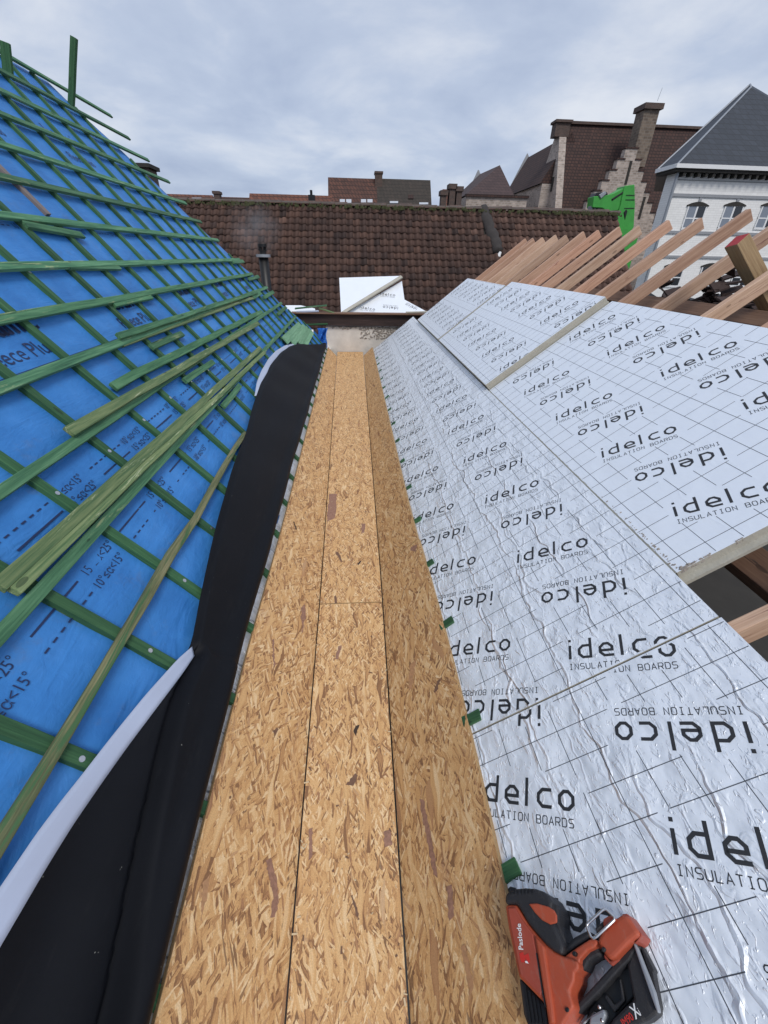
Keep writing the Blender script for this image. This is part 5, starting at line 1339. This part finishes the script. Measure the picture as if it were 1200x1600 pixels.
npoly('handle', [(432, 662), (520, 600), (600, 548), (640, 540), (660, 570), (640, 600), (590, 625), (540, 680), (530, 760), (480, 800), (440, 720)], B_+.008, B_+.076, ORANGE, .008, seg=3)
npoly('trigger', [(548, 650), (600, 610), (652, 566), (668, 620), (690, 650), (640, 672), (600, 700), (572, 765), (535, 738), (530, 690)], B_+.012, B_+.058, BLKP, .006)
npoly('battery_housing', [(652, 560), (690, 480), (740, 430), (820, 378), (852, 378), (944, 512), (880, 560), (775, 672), (738, 690), (700, 640)], B_+.006, B_+.078, ORANGE, .008, seg=3)
npoly('battery_cover', [(820, 378), (856, 374), (958, 520), (935, 560), (905, 575), (944, 512)], B_+.004, B_+.066, ORANGED, .005)
npoly('housing_foot', [(700, 640), (738, 690), (775, 672), (850, 600), (800, 690), (755, 728), (700, 670)], B_+.004, B_+.055, ORANGED, .004)
npoly('screw_boss', [(680, 600), (702, 596), (716, 614), (704, 634), (684, 630)], B_+.074, B_+.082, BLKP, .003)
for (x, y) in ((500, 642), (452, 1018)):
    npoly('screw_boss', [(x+14*math.cos(t), y+18*math.sin(t)) for t in [i*.785 for i in range(8)]], B_+.07, B_+.088, BLACKM, .002)
npoly('lock_lever', [(428, 835), (455, 812), (484, 812), (504, 858), (500, 880), (450, 884), (430, 905)], B_+.02, B_+.07, BLKP, .005)
# magazine
npoly('magazine_rail', [(748, 728), (850, 622), (905, 580), (935, 590), (870, 690), (800, 760), (660, 915), (560, 1010), (450, 1114), (400, 1160), (385, 1114), (480, 1015), (620, 868)], B_+.002, B_+.050, BLKP, .005)
npoly('magazine_frame', [(890, 610), (915, 590), (1020, 870), (1062, 1040), (1000, 1090), (900, 1130), (800, 1200), (700, 1200), (760, 1080), (840, 1000), (900, 950), (855, 720)], B_+.002, B_+.046, BLKP, .005)
npoly('magazine_back', [(800, 770), (870, 690), (905, 930), (840, 1000), (700, 1160), (560, 1160), (600, 1010), (700, 890)], B_+.002, B_+.026, BLACKM, .003)
npoly('magazine_web', [(800, 820), (812, 808), (842, 960), (770, 1040), (700, 930), (718, 912), (770, 985), (815, 945)], B_+.02, B_+.036, BLKP, .003)
npoly('side_rail', [(893, 568), (912, 574), (1040, 900), (1072, 1035), (1058, 1042), (1010, 910)], B_+.04, B_+.056, ZINC, .003)
npoly('outer_guard', [(940, 585), (960, 600), (1040, 760), (1030, 765), (1074, 1000), (1068, 1030), (1045, 905)], B_+.0, B_+.028, BLKP, .003)
npoly('barrel_grille', [(128, 802), (290, 965), (312, 1010), (325, 1114), (330, 1200), (215, 1200), (160, 1050)], B_+.004, B_+.06, BLKP, .006)
for k in range(4):
    npoly('grille_fin', [(165+k*30, 850+k*33), (178+k*30, 862+k*33), (215+k*25, 1110), (200+k*25, 1110)], B_+.058, B_+.064, BLACKM, 0)
npoly('feeder', [(640, 1040), (700, 1010), (716, 1060), (690, 1120), (600, 1120), (605, 1060)], B_+.02, B_+.045, ZINC, .004)
def npt(x, y, h): s, yy = Rsy(*zp(x, y), h); return RP(s, yy, h)
mb = MB(); hk = [(600, 435), (690, 352), (708, 345), (722, 352), (770, 398), (772, 418), (650, 530), (632, 542), (614, 530), (588, 468), (588, 450), (600, 435)]
mb.tube([npt(x, y, B_+.098-.0002*abs(x-680)*.1) for x, y in hk], .0028, 8, caps=False); mb.build('belt_hook', STEELM, ng, smooth=True)
npoly('hook_mount', [(690, 412), (735, 385), (780, 405), (740, 445), (700, 480)], B_+.07, B_+.092, ORANGED, .004)
npoly('hook_arm', [(640, 470), (700, 420), (712, 440), (650, 500)], B_+.06, B_+.08, BLKP, .003)
mb = MB()
mb.tube([npt(460, 880, B_+.03), npt(475, 960, B_+.012), npt(510, 1030, B_+.01)], .002, 6); mb.build('cable', BLKP, ng)
mb = MB(); pts = []
for k in range(60):
    t = k/59; x = 545+(640-545)*t; y = 1130-(1130-1035)*t; ph_ = k*1.6; pts.append(npt(x+6*math.cos(ph_), y+6*math.cos(ph_), B_+.035+.006*math.sin(ph_)))
mb.tube(pts, .0011, 5); mb.build('feed_spring', STEELM, ng, smooth=True)
for (x, y) in ((668, 1000), (686, 1090)):
    mb = MB(); p = npt(x, y, B_+.045); mb.tube([p-nR*.02, p], .0035, 10); mb.build('rivet', STEELM, ng, smooth=True)
def gun_text(name, s, size, x, y, dx, dy, h, mat, sx=1.0, bold=0):
    a_ = npt(x, y, h); b_ = npt(x+dx, y+dy, h); ux = (b_-a_).normalized(); uy = nR.cross(ux); mb = MB()
    text_into(mb, s, size, lambda p, q: a_+ux*p+uy*q, 0, sx)
    if bold:
        text_into(mb, s, size, lambda p, q: a_+ux*(p+bold)+uy*q+nR*.0001, 0, sx)
        text_into(mb, s, size, lambda p, q: a_+ux*(p)+uy*(q+bold)+nR*.0002, 0, sx)
    return mb.build(name, mat, ng, recalc=False)
gun_text('brand_lettering', 'Paslode', .0165, 162, 622, -20, -200, B_+.0892, WPRINT, .92, .0005)
gun_text('model_lettering', 'IM90', .0155, 835, 1140, 88, -72, B_+.0468, RPRINT, .9, .0004)
gun_text('model_lettering', 'X', .026, 915, 1085, 88, -72, B_+.0468, WPRINT, .8, .0005)
gun_text('model_lettering', 'i', .0145, 944, 1052, 88, -72, B_+.0468, WPRINT, .9)
# emblem: red hooked P with a white rim
def emb(name, pts, h, mat):
    mb = MB(); P = [npt(x, y, h) for x, y in pts]; mb.prism(P, [p+nR*.0006 for p in P]); mb.build(name, mat, ng)
emb('brand_emblem', [(135, 640), (160, 632), (166, 655), (196, 640), (206, 690), (196, 712), (184, 690), (176, 668), (172, 700), (150, 702), (140, 672)], B_+.0888, RPRINT)
emb('brand_emblem', [(172, 694), (186, 692), (199, 710), (178, 706)], B_+.0896, WPRINT)
print('objects', len(bpy.data.objects))
